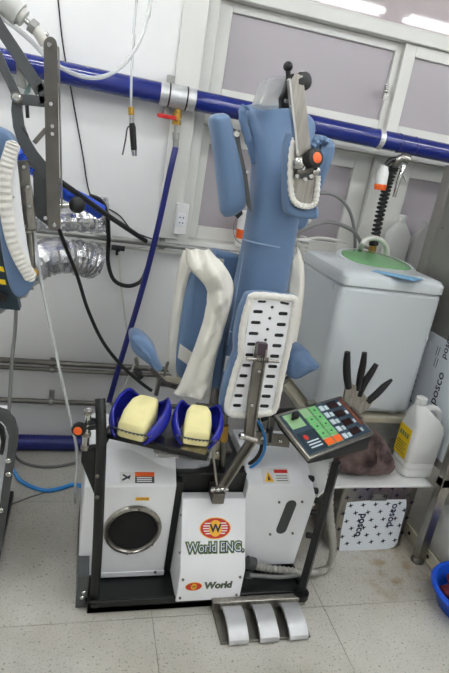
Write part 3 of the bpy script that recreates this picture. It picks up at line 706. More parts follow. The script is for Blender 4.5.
MB().tube(cr([W(a, b, 1.655) for a, b in ((312, 147), (317, 141), (323, 140), (328, 143))], 5), .012, 8, rf=lambda i, k: 1+.15*math.sin(i*1.9)).build('pad_fold', M_BLUE, M)
MB().pad(WP(crp([(295, 210), (313, 205), (309, 225), (300, 231), (294, 226)], 4), 1.64), .06, .02).build('pad_tail', M_BLUE, M)
barp('pad_bracket', [(296, 176), (306, 172), (318, 168)], 6, 1.70, .012, M_GREYD)
# --- collar press on the right shoulder
CYP = 1.52
blu = crp([(290, 135), (295, 134), (297, 138), (292, 150), (291, 172), (292, 196), (296, 205), (307, 209), (316, 206), (319, 209), (319.5, 217), (314, 219.5), (300, 219), (290, 215), (286.5, 208), (286, 180), (286.5, 152)], 4)
MB().pad(WP(blu, CYP), .05, .010).build('collar_cover', M_BLUE, M, label='blue cover of the collar press')
MB().prism(WP([(293, 145), (300, 140), (312, 150), (317, 175), (316, 206), (306, 207), (295, 202), (292, 175)], CYP-.002), (0, .006, 0)).build('collar_plate', M_STEEL, M, bevel=.001)
MB().tube(cr([W(a, b, CYP-.006) for a, b in ((295, 138), (292, 150), (290.5, 170), (291, 190), (293.5, 200), (299, 205), (307, 206.5), (313, 205), (316, 199), (317.5, 186), (318, 176))], 9), .0085, 10, rf=lambda i, k: 1+.14*math.sin(i*1.7)+.05*math.sin(k*2)).build('collar_elastic', M_ELAST, M, label='gathered white elastic edge')
MB().prism(WP([(290, 82), (296, 73), (303, 76), (306, 100), (311, 150), (305, 156), (297.5, 156), (294, 130)], 1.50), (0, .006, 0)).build('collar_arm', M_STEEL, M, bevel=.001)
MB().prism(WP([(289, 80), (290.5, 78), (299, 152), (297, 157)], 1.494), (0, .02, 0)).build('collar_arm_edge', M_CHROME, M)
mech = W(306, 170, 1.515)
MB().cyl(W(296, 172, 1.51), W(317, 167, 1.51), .014, 14).build('collar_hinge', M_STEELD, M)
MB().obox(W(304, 173, 1.515), X3*.026, Y3*.014, Z3*.016).build('collar_hinge', M_GREYD, M, bevel=.003)
MB().ball(W(299, 163, 1.50), .019).build('stud', M_CHROME, M)
MB().ball(W(316, 171, 1.50), .013).build('stud', M_CHROME, M)
for a, b in ((297, 176), (305, 179), (311, 176), (303, 168)): bolt(M, W(a, b, 1.498), .007, M_CHROME)
kb = MB().lathe(W(311.5, 159, 1.495), [(.012, -.012), (.024, -.008), (.027, .004), (.026, .020), (.018, .024)], (.3, -1, .25), 12).build('collar_knob', M_BLACKR, M)
MB().lathe(W(311.5, 159, 1.495)+Vector((.3, -1, .25)).normalized()*.0235, [(.015, 0), (.015, .002), (.011, .003)], (.3, -1, .25), 16).build('knob_cap', M_ORANGE, kb, label='orange knob cap')
# top knobs and clear hood
MB().prism(WP([(281, 98), (284, 92), (289, 76), (294, 73), (297, 84), (292, 100), (293, 108), (282, 108)], 1.56), (0, .03, 0)).build('head_bracket', M_BLACK, M, bevel=.002)
MB().ball(W(288, 66.5, 1.57), .0135).cyl(W(288, 68, 1.57), W(288.5, 80, 1.57), .007, 10).build('top_knob', M_BLACKR, M)
MB().lathe(W(302, 81.5, 1.52), [(.010, -.03), (.011, -.012), (.021, -.010), (.025, 0), (.023, .014), (.014, .018)], (.3, -1, .1), 12).build('head_knob', M_BLACKR, M)
for a, b in ((294, 82), (295, 91), (286, 101)): bolt(M, W(a, b, 1.545), .006, M_CHROME)
hoodp = crp([(261, 107), (263.5, 95), (267, 82), (272, 77), (281, 76), (290, 77), (288, 90), (284, 108)], 3)
MB().pad(WP(hoodp, 1.58), .10, .012).build('hood', M_ACRY, M, label='smoky acrylic hood')
# --- perforated press plate
PYP = 1.455
s = 4.49
outl = cpx([(188, 66), (250, 66), (320, 74), (385, 80), (388, 120), (378, 185), (362, 280), (345, 360), (325, 440), (310, 520), (298, 575), (270, 602), (200, 612), (130, 612), (90, 606), (68, 580), (72, 530), (90, 450), (112, 380), (128, 335), (128, 290), (130, 235), (146, 160), (172, 100)], 210, 280, s)
cov = cpx([(178, 62), (250, 58), (325, 68), (398, 78), (400, 125), (388, 200), (372, 290), (352, 375), (332, 455), (316, 540), (302, 585), (270, 612), (200, 622), (120, 620), (70, 606), (48, 580), (52, 530), (72, 440), (95, 370), (112, 325), (112, 280), (116, 230), (132, 150), (155, 92)], 210, 280, s)
MB().pad(WP(crp(cov, 3), PYP+.004), .045, .016).build('plate_cover', M_BLUE, M, label='blue padded back of the perforated plate')
inn = cpx([(205, 90), (260, 88), (330, 96), (362, 102), (362, 140), (350, 200), (335, 285), (318, 365), (300, 440), (287, 520), (276, 570), (255, 585), (190, 592), (120, 590), (100, 575), (108, 520), (126, 450), (145, 390), (160, 340), (163, 290), (170, 235), (182, 165), (195, 110)], 210, 280, s)
icx, icy = sum(p[0] for p in inn)/len(inn), sum(p[1] for p in inn)/len(inn)
inn = [(a+1.5*(1 if a > icx+3 else -1), b+1.0*(1 if b > icy+20 else (-1 if b < icy-20 else 0))) for a, b in inn]
def to2(P): return [(p.x, p.z) for p in P]
slots = []
Lc = [(233, 97), (215, 142), (205, 191), (195, 240), (185, 288), (177, 336), (163, 383), (150, 430), (137, 474), (127, 519), (121, 563)]
Rc = [(335, 104), (328, 151), (320, 200), (310, 248), (300, 295), (290, 342), (281, 388), (272, 433), (263, 478), (252, 522), (244, 566)]
def slot(c, hw, hh, tilt):
    cx_, cy_ = 210+c[0]/s, 280+c[1]/s; pts = []
    for k in range(7): a = -PI/2+PI*k/6; pts.append((hw-hh+hh*math.cos(a), hh*math.sin(a)))
    for k in range(7): a = PI/2+PI*k/6; pts.append((-hw+hh+hh*math.cos(a), hh*math.sin(a)))
    return [(cx_+a*math.cos(tilt)-b*math.sin(tilt), cy_+a*math.sin(tilt)+b*math.cos(tilt)) for a, b in pts]
for i, c in enumerate(Lc): slots.append(slot(c, 5.0 if 0 < i < 4 else 4.3, 1.8 if i else 1.3, .04))
for i, c in enumerate(Rc): slots.append(slot(c, 4.8, 1.9 if i else 1.3, .04 if i else .2))
for c in ((279, 122), (268, 172), (258, 221), (249, 269)): slots.append(slot(c, 1.7, 1.6, 0))
vs, fs = holed(to2(WP(crp(inn, 3), PYP)), [to2(WP(h, PYP)) for h in slots], .004)
q = MB(); q.add([Vector((v.x, PYP+v.z, v.y)) for v in vs], fs)
pp = q.build('perforated_plate', M_WHITE, M, smooth=False, label='white slotted steel press plate')
MB().prism(WP(crp(inn, 3), PYP+.0025), (0, .002, 0)).build('slot_shade_sheet', M_BLACKR, pp)  # black sheet added so the slots show the shade of a dark cavity
elp = [((a[0]+b[0])/2, (a[1]+b[1])/2) for a, b in zip(outl[:23], inn)]
elp = cpx([(198, 76), (260, 76), (325, 84), (374, 90), (376, 125), (366, 185), (350, 280), (332, 362), (314, 440), (299, 520), (287, 572), (262, 592), (195, 602), (125, 601), (90, 590), (82, 570), (90, 520), (108, 450), (128, 385), (144, 338), (146, 290), (150, 235), (164, 162), (182, 105)], 210, 280, s)
ecx, ecy = sum(p[0] for p in elp)/len(elp), sum(p[1] for p in elp)/len(elp)
elp = [(a+1.1*(1 if a > ecx+3 else -1), b+.9*(1 if b > ecy+20 else (-1 if b < ecy-20 else 0))) for a, b in elp]
P = cr([W(a, b, PYP-.003) for a, b in elp], 8, True)
# flat gathered band: elliptic section, ruffled
n = len(P); rings = []
for i, p in enumerate(P):
    t_ = (P[(i+1) % n]-P[i-1]).normalized(); w_ = Y3.cross(t_).normalized()
    f = 1+.10*math.sin(i*1.9)+.06*noise.noise(p*60)
    left = 1.25 if p.x < W(225, 350, PYP).x else 1.0
    rings.append([p+w_*math.cos(2*PI*k/10)*.0112*left*(1+.05*math.sin(i*1.3))+Y3*math.sin(2*PI*k/10)*.0085*f for k in range(10)])
rings.append(rings[0])
MB().loft(rings, cap=False).build('plate_elastic', M_ELAST, M, label='gathered white elastic band around the plate')
# arm holding the plate
upper = [(262.5, 345), (258, 375), (254, 400), (249.5, 440)]
barp('plate_arm', upper, 9.5, 1.425, .022, M_STEELD)
barp('plate_arm_edge', [(267, 350), (262.5, 380), (258, 408), (254, 440)], 1.6, 1.418, .03, M_STEEL)
barp('plate_arm_cap', [(263.5, 344), (262, 356)], 9.5, 1.421, .02, M_PURP)
MB().cyl(W(246.5, 358.5, 1.425), W(279, 361.5, 1.425), .0055, 10).build('cross_rod', M_STEEL, M)
for i in range(6): MB().cyl(W(257+i*2, 359.3+i*.2, 1.42), W(258+i*2, 359.4+i*.2, 1.42), .009, 10).build('spring_coil', M_STEELD, M)
for a, b in ((259, 371), (252, 405)): bolt(M, W(a, b, 1.424), .006, M_CHROME)
barp('lower_link', [(252, 441), (221, 489)], 8, 1.425, .012, M_STEELD)
barp('lower_link', [(256, 443), (226, 489)], 2, 1.41, .03, M_STEEL)
barp('lower_link', [(211, 438), (217.5, 488)], 2.2, 1.425, .01, M_STEEL)
MB().cyl(W(242, 436, 1.42), W(256, 441, 1.42), .010, 12).build('pivot_pin', M_STEEL, M)
MB().ball(W(242, 436, 1.42), .012).build('pivot_bolt', M_CHROME, M)
MB().cyl(W(211, 489, 1.42), W(228, 489, 1.42), .006, 10).build('pivot_pin', M_CHROME, M)
for a in (213, 218, 226): MB().ball(W(a, 489.5, 1.415), .009).build('pivot_bolt', M_CHROME, M)
MB().obox(Vector((W(219, 490, 1.45).x, 1.47, .365)), X3*.02, Y3*.035, Z3*.02).build('link_bracket', M_STEELD, M, bevel=.002)
# --- hip pads
lh = crp([(130, 340), (134, 336.5), (140, 337), (149, 343), (156, 352), (159, 362), (163, 370), (161, 373), (154, 371), (147, 365), (138, 358), (132, 351)], 4)
MB().pad(WP(lh, 1.58), .10, .022, bulge=.008).build('hip_pad', M_BLUE, M, label='blue hip pad near the sleeve bucks')
rh = crp([(289, 360), (294, 353), (303, 350.5), (309, 352), (314, 359), (321, 366.5), (320, 370), (311, 375), (299, 381), (292, 380), (288, 375)], 4)
MB().pad(WP(rh, 1.62), .10, .022, bulge=.008).build('hip_pad', M_BLUE, M, label='blue hip pad near the control panel')
MB().cyl(W(136, 358, 1.62), W(139, 374, 1.62), .006, 8).build('pad_stem', M_STEELD, M)
MB().ball(W(138.5, 373, 1.61), .012).cyl(W(136, 370, 1.61), W(141, 378, 1.61), .010, 10).build('pad_clamp', M_BLACK, M)
barp('pad_bracket', [(150, 368), (165, 384), (185, 390)], 5, 1.63, .01, M_STEELD)
barp('pad_bracket', [(160, 378), (156, 396)], 4, 1.62, .01, M_STEELD)
barp('pad_bracket', [(156, 381), (190, 384)], 11, 1.64, .006, M_CREAM)
for a, b in ((161, 384), (172, 386), (180, 384)): bolt(M, W(a, b, 1.635), .007)
MB().tube([W(164, 376, 1.625), W(168, 362, 1.63)], .005, 8).build('pad_stem', M_STEELD, M)
MB().tube([W(290, 377, 1.66), W(278, 386, 1.66), W(262, 390, 1.66)], .010, 10).build('pad_stem', M_STEELD, M)
# --- side board + cotton covers
bd = crp([(191, 274), (196, 270), (205, 273), (214, 282), (216, 300), (211, 325), (203, 352), (192, 378), (182, 380), (177, 372), (178, 350), (182, 318), (187, 290)], 4)
MB().pad(WP(bd, 1.63), .05, .018).build('side_board', M_BLUE, M, label='blue padded side board under the cotton cover')
MB().prism(WP([(180, 344), (194, 354), (190, 367), (178, 358)], 1.626), (0, .008, 0)).build('board_band', M_CLOTH, M, bevel=.002)
rb = crp([(214, 252), (226, 253), (239, 256), (240, 268), (236, 284), (225, 287), (214, 280)], 4)
MB().pad(WP(rb, 1.80), .06, .018).build('rear_board', M_BLUE, M, label='blue padded board behind the torso')
barp('rear_label', [(214, 262), (224, 263.5)], 8, 1.79, .006, M_CREAM)
barp('wing_board', [(246, 272), (240, 300), (230, 345)], 10, 1.67, .03, M_BLUE)
barp('wing_board', [(222, 300), (216, 345), (211, 388)], 16, 1.66, .04, M_BLUE)
def drape(name, rows, nacross, bulge, wr, parent, m=M_CLOTH, label=None, seed=0):
    """rows: (left px, right px, depth); smooth cloth strip bulging to the viewer"""
    L = cr([W(r[0][0], r[0][1], r[2]) for r in rows], 6); R_ = cr([W(r[1][0], r[1][1], r[2]) for r in rows], 6); g = []
    for i, (a, b) in enumerate(zip(L, R_)):
        row = []
        for j in range(nacross+1):
            u = j/nacross; p = a.lerp(b, u)
            k = bulge*math.sin(PI*u)**.7 + wr*(1.3*noise.noise(Vector((p.x*30+p.z*16+seed, p.z*9-p.x*6, seed)))-1.5*abs(noise.noise(Vector((p.x*20-p.z*15, p.z*5, seed+5))))+.5+.5*math.sin((u*10+i*.14+seed)))*max(0.0, math.sin(PI*u))**.35
            row.append(p-Y3*k)
        g.append(row)
    return MB().sheet(g).build(name, m, parent, solid=.004, label=label)
drape('cotton_cover', [((186, 248), (208, 249), 1.60), ((187, 261), (216, 257), 1.585), ((192, 271), (224, 266), 1.57), ((200, 279), (230, 276), 1.565), ((206, 287), (233, 286), 1.56), ((207.5, 297), (231.5, 298), 1.56), ((204, 318), (226, 320), 1.56), ((198, 338), (220, 342), 1.56), ((189, 362), (214, 366), 1.56), ((180, 384), (211, 387), 1.56), ((174, 393), (209, 396), 1.56)], 28, .026, .0150, M, label='creamy white cotton cover draped over the side board')
drape('cotton_cover', [((184, 250), (200, 251), 1.66), ((180, 262), (197, 268), 1.66), ((176, 285), (190, 285), 1.67), ((171, 315), (184, 315), 1.68), ((168, 345), (180, 345), 1.68), ((166, 362), (180, 375), 1.68), ((170, 373), (182, 381), 1.68)], 8, .02, .006, M, label='back fold of the creamy white cotton cover', seed=3)
drape('cotton_cover', [((289, 262), (297, 246), 1.72), ((287, 280), (303, 262), 1.72), ((286, 295), (304, 285), 1.72), ((284, 310), (302, 308), 1.72), ((284, 330), (298, 332), 1.72), ((282, 350), (294, 352), 1.72)], 8, .02, .006, M, label='white cotton cover hanging behind the torso', seed=6)
# --- control panel on its post
MB().tube([(.812, 1.342, .03), (.826, 1.352, .565)], .0165, 4).build('panel_post', M_BLACK, M, label='square black post of the control panel')
MB().cyl((.812, 1.342, .028), (.812, 1.342, .05), .028, 14).build('post_flange', M_BLACK, M)
p0, p1 = G(308, 461, .60), G(373, 435, .60)
pu = (p1-p0); PW = pu.length; pu.normalize(); pv = Vector((-pu.y, pu.x, 0))
PD, RISE = .165, .068
pvt = (pv*PD+Z3*RISE); PV = pvt.length; pvt.normalize(); pn = pu.cross(pvt).normalized()
def pp_(u, v, l=0): return p0+pu*(PW*u)+pvt*(PV*v)+pn*l
q = MB().loft([[p0+pu*(PW*u)-pn*.002, p0+pu*(PW*u)-Z3*h, p0+pu*(PW*u)+pv*PD*.8+Z3*(RISE*.8-h-.004), p0+pu*(PW*u)+pv*PD+Z3*(RISE-.006)] for u, h in ((.01, .012), (.45, .034), (.97, .055))])
cbx = q.build('control_panel', M_BLACK, M, bevel=.003, label='sloping control panel with keys and displays')
q = MB().obox(pp_(.5, .5, .004), pu*PW/2, pvt*PV/2, pn*.007); q.build('panel_frame', M_STEEL, cbx, bevel=.003)
q = MB().obox(pp_(.5, .5, .0115), pu*(PW/2-.012), pvt*(PV/2-.010), pn*.001); q.build('panel_overlay', M_SCREEN, cbx, smooth=False)
def key(u0, u1, v0, v1, m, name='key', l=.0140, h=.0015):
    return MB().obox(pp_((u0+u1)/2, (v0+v1)/2, l), pu*(PW*(u1-u0)/2), pvt*(PV*(v1-v0)/2), pn*h).build(name, m, cbx, smooth=False)
key(.06, .25, .60, .92, M_BTNGD, 'joystick_field', .0130, .0006)
MB().ball(pp_(.15, .80, .032), .013).cyl(pp_(.15, .80, .012), pp_(.15, .80, .03), .006, 10).build('joystick', M_BLACKR, cbx)
key(.06, .30, .08, .50, M_TEAL, 'info_field', .0130, .0006)
disc(cbx, pp_(.13, .38), pu, pvt, .010, .010, M_REDL, .0145, 'panel_emblem')
for k in range(3): key(.10, .26, .15+.06*k, .175+.06*k, M_BTNW, 'panel_print', .0138, .0003)
for cI, (ua, ub) in enumerate(((.30, .41), (.43, .53))):
    key(ua-.005, ub+.005, .08 if cI else .08, .94, M_BTNGD, 'key_field', .0130, .0006)
    for k in range(4 if cI else 3):
        key(ua, ub, .27+.165*k, .27+.165*k+.14, M_BTNG)
        key((ua+ub)/2-.012, (ua+ub)/2+.012, .33+.165*k, .36+.165*k, M_INK, 'panel_print', .0157, .0003)
    key(ua, ub, .09, .23, M_ORANGE)
for k in range(5): key(.56, .615, .10+.17*k, .21+.17*k, M_BTNW)
for k in range(5): key(.635, .675, .10+.17*k, .19+.17*k, M_BTNW)
for k in range(4):
    key(.70, .83, .11+.22*k, .25+.22*k, M_DISP, 'display')
    key(.85, .88, .12+.22*k, .20+.22*k, M_BTNW)
key(.905, .955, .25, .92, mat('brown panel strip', (110, 60, 44), .4), 'panel_strip', .0130, .0006)
MB().obox(pp_(.5, 1.0, .016), pu*.02, pvt*.008, pn*.008).build('panel_clip', M_STEEL, cbx)
MB().obox(pp_(.97, .5, .016), pu*.006, pvt*.03, pn*.006).build('panel_clip', M_STEEL, cbx)
# ribbed conduit from the panel to the machine
cp = cr([W(334, 463, 1.36), W(331, 480, 1.36), W(329.5, 505, 1.38), W(331.5, 530, 1.42), W(333, 548, 1.45), G(329, 566, .03), G(318, 571.5, .025), G(300, 572, .04), G(282, 570, .06), G(262, 567.5, .075), W(250, 563, 1.42)], 9)
MB().tube(cp, .0145, 12, rf=lambda i, k: 1.0 if i % 2 else .74).build('ribbed_conduit', mat('conduit grey', (166, 164, 157), .5), M, label='ribbed pale grey cable conduit')
MB().tube(cr([W(250, 575, 1.40), W(262, 576, 1.39), W(280, 577, 1.38), W(298, 575, 1.38)], 6), .007, 8).build('air_tube', M_GREYH, M)
MB().cyl(W(247, 562, 1.42), W(254, 564, 1.42), .022, 14).build('conduit_gland', M_GREYD, M)
MB().cyl(W(246, 575, 1.41), W(252, 575.5, 1.41), .013, 10).build('conduit_gland', M_GREYD, M)
for a, b in ((309, 478), (313, 490), (316, 500), (312, 512), (309, 535)):
    MB().cyl(W(a-2, b, 1.53), W(a+4, b+1, 1.53), .012, 10).build('side_fitting', M_BLACK, M)
# --- cuff clamp with four rubber grips behind the panel
KY = 1.66
cl = MB().prism(WP([(346, 386), (353, 384), (360, 389), (367, 398), (373, 402), (368, 410), (361, 414), (357, 424), (350, 424), (347, 410), (344, 398)], KY), (0, .012, 0)).build('cuff_clamp', M_STEEL, M, bevel=.002, label='steel cuff clamp with black rubber grips')
for pts, w in (([(347.5, 352), (346.8, 362), (347, 375), (348.5, 388)], [5, 6.5, 7, 6]), ([(364.5, 352.5), (363, 364), (360.5, 376), (358, 390)], [4.5, 6, 6.5, 5]),
               ([(376.5, 364), (371, 373), (364.5, 383), (359, 396)], [4.5, 6, 6.5, 5]), ([(392, 379.5), (384, 386.5), (376, 394.5), (367, 402)], [2.5, 6, 6.5, 6])):
    Pp = [W(a, b, KY+.004) for a, b in pts]
    MB().tube(cr(Pp, 4), [w_*.0021 for w_ in [p.x for p in cr([(k, 0, 0) for k in w], 4)]], 10).build('rubber_grip', M_BLACKR, cl)
for a, b in ((351, 398), (352, 409), (362, 402)): bolt(cl, W(a, b, KY-.001), .006, M_CHROME)
MB().tube([W(354, 415, KY+.006), pp_(.80, .95, -.004)], .010, 10).build('clamp_stem', M_STEELD, cl)
# --- sleeve bucks resting on the tray
def sleeve_buck(cpx_, yawd, label, sc=1.0):
    c = G(cpx_[0], cpx_[1], TZ+.003); a = math.radians(yawd)
    ex = Vector((math.cos(a), math.sin(a), 0)); ey = Vector((-math.sin(a), math.cos(a), 0))
    k = thing('sleeve_buck', label, 'sleeve buck', c, 'sleeve bucks on the tray')
    def L(x, y, z): return c+(ex*x+ey*y)*sc+Z3*z*sc
    rings = []
    for (y, hw, z0, z1) in ((-.066, .045, .006, .052), (-.062, .049, .003, .058), (-.02, .054, .001, .082), (.03, .050, .001, .096), (.065, .040, .002, .092), (.082, .026, .01, .070)):
        ring = []
        for i in range(24):
            t = 2*PI*i/24; cxx, szz = math.cos(t), math.sin(t)
            px = math.copysign(abs(cxx)**.28, cxx)*hw*.9*(1-.10*(szz > 0)*abs(szz)); pz_ = (z0+z1)/2+math.copysign(abs(szz)**.32, szz)*(z1-z0)/2
            ring.append(L(px, y, pz_))
        rings.append(ring)
    MB().loft(rings).build('foam_pad', M_FOAM, k, label='pale yellow foam block')
    # horseshoe plastic shell hugging the foam, one wing on each side
    plan = cr([(.056, -.072, .036), (.075, -.045, .064), (.084, -.005, .084), (.081, .035, .096), (.068, .072, .098), (.044, .096, .070), (.0, .104, .045)], 5)
    for sg in (-1, 1):
        g = []
        for p in plan:
            row = []
            for j in range(10):
                v = j/9; f = .66+.38*math.sin(PI*(.10+.68*v))
                row.append(L(sg*p.x*f, p.y*(f if p.y > 0 else 1), .004+p.z*v))
            g.append(row)
        MB().sheet(g).build('shell_wing', M_SHELL, k, solid=.007*sc, label='glossy royal blue plastic wing')
    ch = [L(-.068+.136*i/22, -.070-.004*math.sin(PI*i/22), .036-.004*math.sin(PI*i/22)+.0012*(-1)**i) for i in range(23)]
    MB().tube(ch, .0024, 6, rf=lambda i, q: 1.4 if i % 2 else .6).build('chain', M_GREYD, k)
    return k
sleeve_buck((138, 431), -26, 'blue winged sleeve buck with yellow foam beside the regulator knob', .98)
sleeve_buck((195.5, 437), -12, 'blue winged sleeve buck with yellow foam beside the perforated plate', .88)

# ================================================================== LEFT PRESS (cut by the frame)
LP = thing('garment_press', 'grey and steel linkage press with a blue padded head', 'press', (-.35, 1.6, 0))
LY = 1.60
def lbar(name, pts, w, m, Y=LY, th=.014, bevel=.0015):
    return MB().prism(WP(ribbon(pts, w), Y), (0, th, 0)).build(name, m, LP, bevel=bevel)
# air cylinder
def wl(a, b, Y=LY+.02): return W(a, b, Y)
MB().cyl(wl(-45, -40), wl(20, 15), .030, 24).build('air_cylinder', mat('cylinder grey', (196, 197, 192), .35), LP, bevel=.002, label='white air cylinder')
MB().cyl(wl(20, 15), wl(24.5, 19), .022, 20).build('cylinder_nose', M_WHITEH, LP, bevel=.002)
MB().ball(wl(13, 20), .009).build('air_port', M_GREYD, LP)
MB().cyl(wl(24, 19), wl(31, 25), .0065, 12).build('piston_rod', M_CHROME, LP)
MB().cyl(wl(30, 24), wl(36, 29), .017, 8).build('rod_nut', M_GALV, LP)
MB().tube([wl(34, 28), wl(40, 35), wl(45, 44)], [.013, .015, .014], 10).build('clevis', M_WHITEH, LP)
MB().ball(wl(46, 34.5), .007).build('clevis_pin', M_CHROME, LP)
# steel arm
MB().prism(WP(crp([(43.5, 44), (46, 38.5), (50, 36.5), (54.5, 38.5), (57, 44), (57.3, 60), (58.5, 130), (60, 200), (60.5, 224), (57.5, 230), (52, 230.5), (48, 226), (46.5, 200), (45, 130), (43.8, 60)], 3), LY-.012), (0, .012, 0)).build('press_arm', mat('dark brushed steel', (132, 129, 123), 0.3, 1.0, var=0.35, vscale=5), LP, bevel=.0015, label='brushed steel lever arm')
MB().prism(WP([(57.5, 46), (59, 47), (62.3, 205), (61, 215)], LY-.016), (0, .03, 0)).build('arm_flange', M_STEELD, LP)
for a, b in ((49.3, 45), (51, 104), (52.3, 126.5), (52.5, 134), (54.5, 225), (45.5, 218)): bolt(LP, W(a, b, LY-.012), .0065, M_CHROME)
# grey frame bars
lbar('frame_bar', [(-30, -22), (0, 28), (20, 58), (41, 92)], 12, M_GREY)
lbar('frame_bar', [(-30, -2), (0, 60), (9, 80), (17, 97)], [10, 9, 8, 9], M_GREY)
lbar('frame_bar', [(12, 99), (30, 100), (47, 102)], 11, M_GREY)
lbar('frame_bar', [(38, 84), (42, 94), (44, 104)], 8, M_GREY)
lbar('frame_bar', [(17.5, 95), (16.5, 110), (18.5, 126), (24, 142), (32, 155), (40, 165), (48, 176)], [10, 11, 11.5, 12, 12, 12, 12], M_GREY)
MB().prism(WP([(33, 172), (47, 160), (48, 226), (43, 222), (34, 215)], LY+.001), (0, .014, 0)).build('frame_plate', M_GREYD, LP)
lbar('link_bar', [(34, 143), (46, 129)], 5, M_STEELD, LY+.016)
lbar('link_bar', [(26, 162), (40, 170)], 4.5, M_CREAM, LY+.016)
MB().cyl(W(16.5, 97.5, LY-.02), W(16.5, 97.5, LY+.03), .014, 16).build('pivot', M_STEELD, LP); bolt(LP, W(16.5, 97.5, LY-.02), .010, M_CHROME)
lbar('link_bar', [(26, 96), (27.5, 118)], 3.5, M_BLACK, LY+.016)
MB().prism(WP([(16, 62), (24, 66), (26, 90), (17, 86)], LY+.03), (0, .01, 0)).build('link_plate', M_GALV, LP)
MB().prism(WP([(24, 92), (30, 80), (30, 92), (24, 98)], LY+.03), (0, .01, 0)).build('link_plate', mat('pale green paint', (140, 168, 160), .5), LP)
# bracket plates carrying the head
MB().prism(WP([(16.5, 161), (27.5, 160), (29.5, 178), (32, 205), (36.5, 231), (24, 232), (20, 205)], 1.54), (0, .02, 0)).build('head_bracket', M_STEELD, LP, bevel=.0015)
MB().prism(WP([(25, 186), (31.5, 186), (36, 229), (28, 230)], 1.52), (0, .02, 0)).build('head_bracket', M_STEEL, LP, bevel=.0015)
for a, b in ((24, 167), (20, 186), (28, 187), (30, 206), (21.5, 206), (25, 226)): bolt(LP, W(a, b, 1.519 if a > 26 else 1.539), .006, M_CHROME)
MB().cyl(W(29, 232, 1.55), W(32, 276, 1.55), .012, 10).build('head_rod', M_STEELD, LP)
MB().prism(WP([(22, 228), (31, 228), (33, 256), (25, 254)], 1.54), (0, .02, 0)).build('head_block', M_CREAM, LP)
MB().ball(W(34, 273, 1.53), .013).build('head_knob', M_BRASS, LP)
# padded head seen from its edge
HY = 1.50
head = crp([(-60, 118), (-20, 122), (2, 129), (12, 138), (14.5, 150), (9, 166), (6.5, 190), (9, 220), (15, 245), (25, 265), (34, 280), (31, 289), (25, 296), (18, 298), (11, 291), (6, 276), (2, 255), (-1, 235), (-4, 210), (-30, 195), (-70, 185)], 4)
MB().pad(WP(head, HY+.02), .09, .010).build('press_head', M_BLUE, LP, label='blue padded press head')
MB().prism(WP(crp([(12, 150), (16, 158), (19, 180), (22, 210), (27, 245), (33, 280), (22, 262), (13, 236), (9, 205), (9, 175)], 3), HY+.005), (0, .006, 0)).build('head_plate', M_WHITE, LP)
bolt(LP, W(13, 197, HY+.004), .004)
ep = cr([W(a, b, HY-.002) for a, b in ((14, 141), (11, 152), (6.5, 168), (5, 190), (7.5, 215), (12, 238), (19, 257), (27, 271), (33, 281))], 14)
n = len(ep); rings = []
for i, p in enumerate(ep):
    t_ = (ep[min(i+1, n-1)]-ep[max(i-1, 0)]).normalized(); w_ = Y3.cross(t_).normalized()
    rings.append([p+w_*math.cos(2*PI*k/10)*.0175*min(1, .35+.12*i, .25+.12*(n-1-i))+Y3*math.sin(2*PI*k/10)*(.011+.0028*math.sin(i*1.5)) for k in range(10)])
MB().loft(rings).build('head_elastic', M_ELAST, LP, label='gathered white elastic edge')
# dark control box behind the head
cb = WP([(-40, 232), (2, 236), (20, 311), (-22, 306)], 1.70)
cbo = MB().prism(cb, (0, .05, 0)).build('control_box', M_TEAL, LP, bevel=.003, label='dark teal control box')
for pts in ([(-2, 266), (3, 267), (4.5, 272), (-.5, 271)], [(-1, 279), (5, 280), (6.3, 285), (0, 284)]):
    MB().prism(WP(pts, 1.699), (0, .003, 0)).build('yellow_key', M_YEL, cbo)
MB().lathe(W(3, 297, 1.70), [(.016, 0), (.015, .012), (.008, .014)], (0, -1, 0), 14).build('dial', M_BLACKR, cbo)
# ball handle
MB().cyl(W(60, 205.5, LY-.005), W(72, 205, LY-.005), .008, 12).build('handle_rod', M_CHROME, LP)
MB().ball(W(77, 205, LY-.005), .023, 20).build('handle_ball', M_BLACKR, LP, label='black ball handle')
# lower frame loop and body
lbar('lower_frame', [(-20, 412), (-6, 415), (4, 418), (10, 425), (13, 436), (12, 450), (8, 475), (3, 510), (-3, 550), (-9, 590)], [9, 9, 9, 9, 9, 9, 8.5, 8, 8, 8], M_GREYD, 1.52, .03, .003)
lbar('lower_frame', [(-14, 424), (-5, 426), (1, 432), (3, 442), (1, 455)], 4, M_BLACK, 1.55, .03)
for a, b in ((8, 460.5), (8.5, 474), (1, 510)): bolt(LP, W(a, b, 1.519), .009, M_CHROME)
MB().box(-.80, -.215, 1.56, 1.92, .03, .43).build('cabinet', M_WHITE, LP, bevel=.006)
MB().box(-.82, -.20, 1.5, 1.95, .0, .03).build('base_tray', M_BLACK, LP, bevel=.003)
MB().cyl((-.45, 1.72, .43), (-.45, 1.72, 1.75), .03, 18).build('column', M_STEELD, LP)
MB().box(-.49, -.20, 1.60, 1.66, 1.18, 1.21).build('column_arm', M_GREYD, LP, bevel=.002)

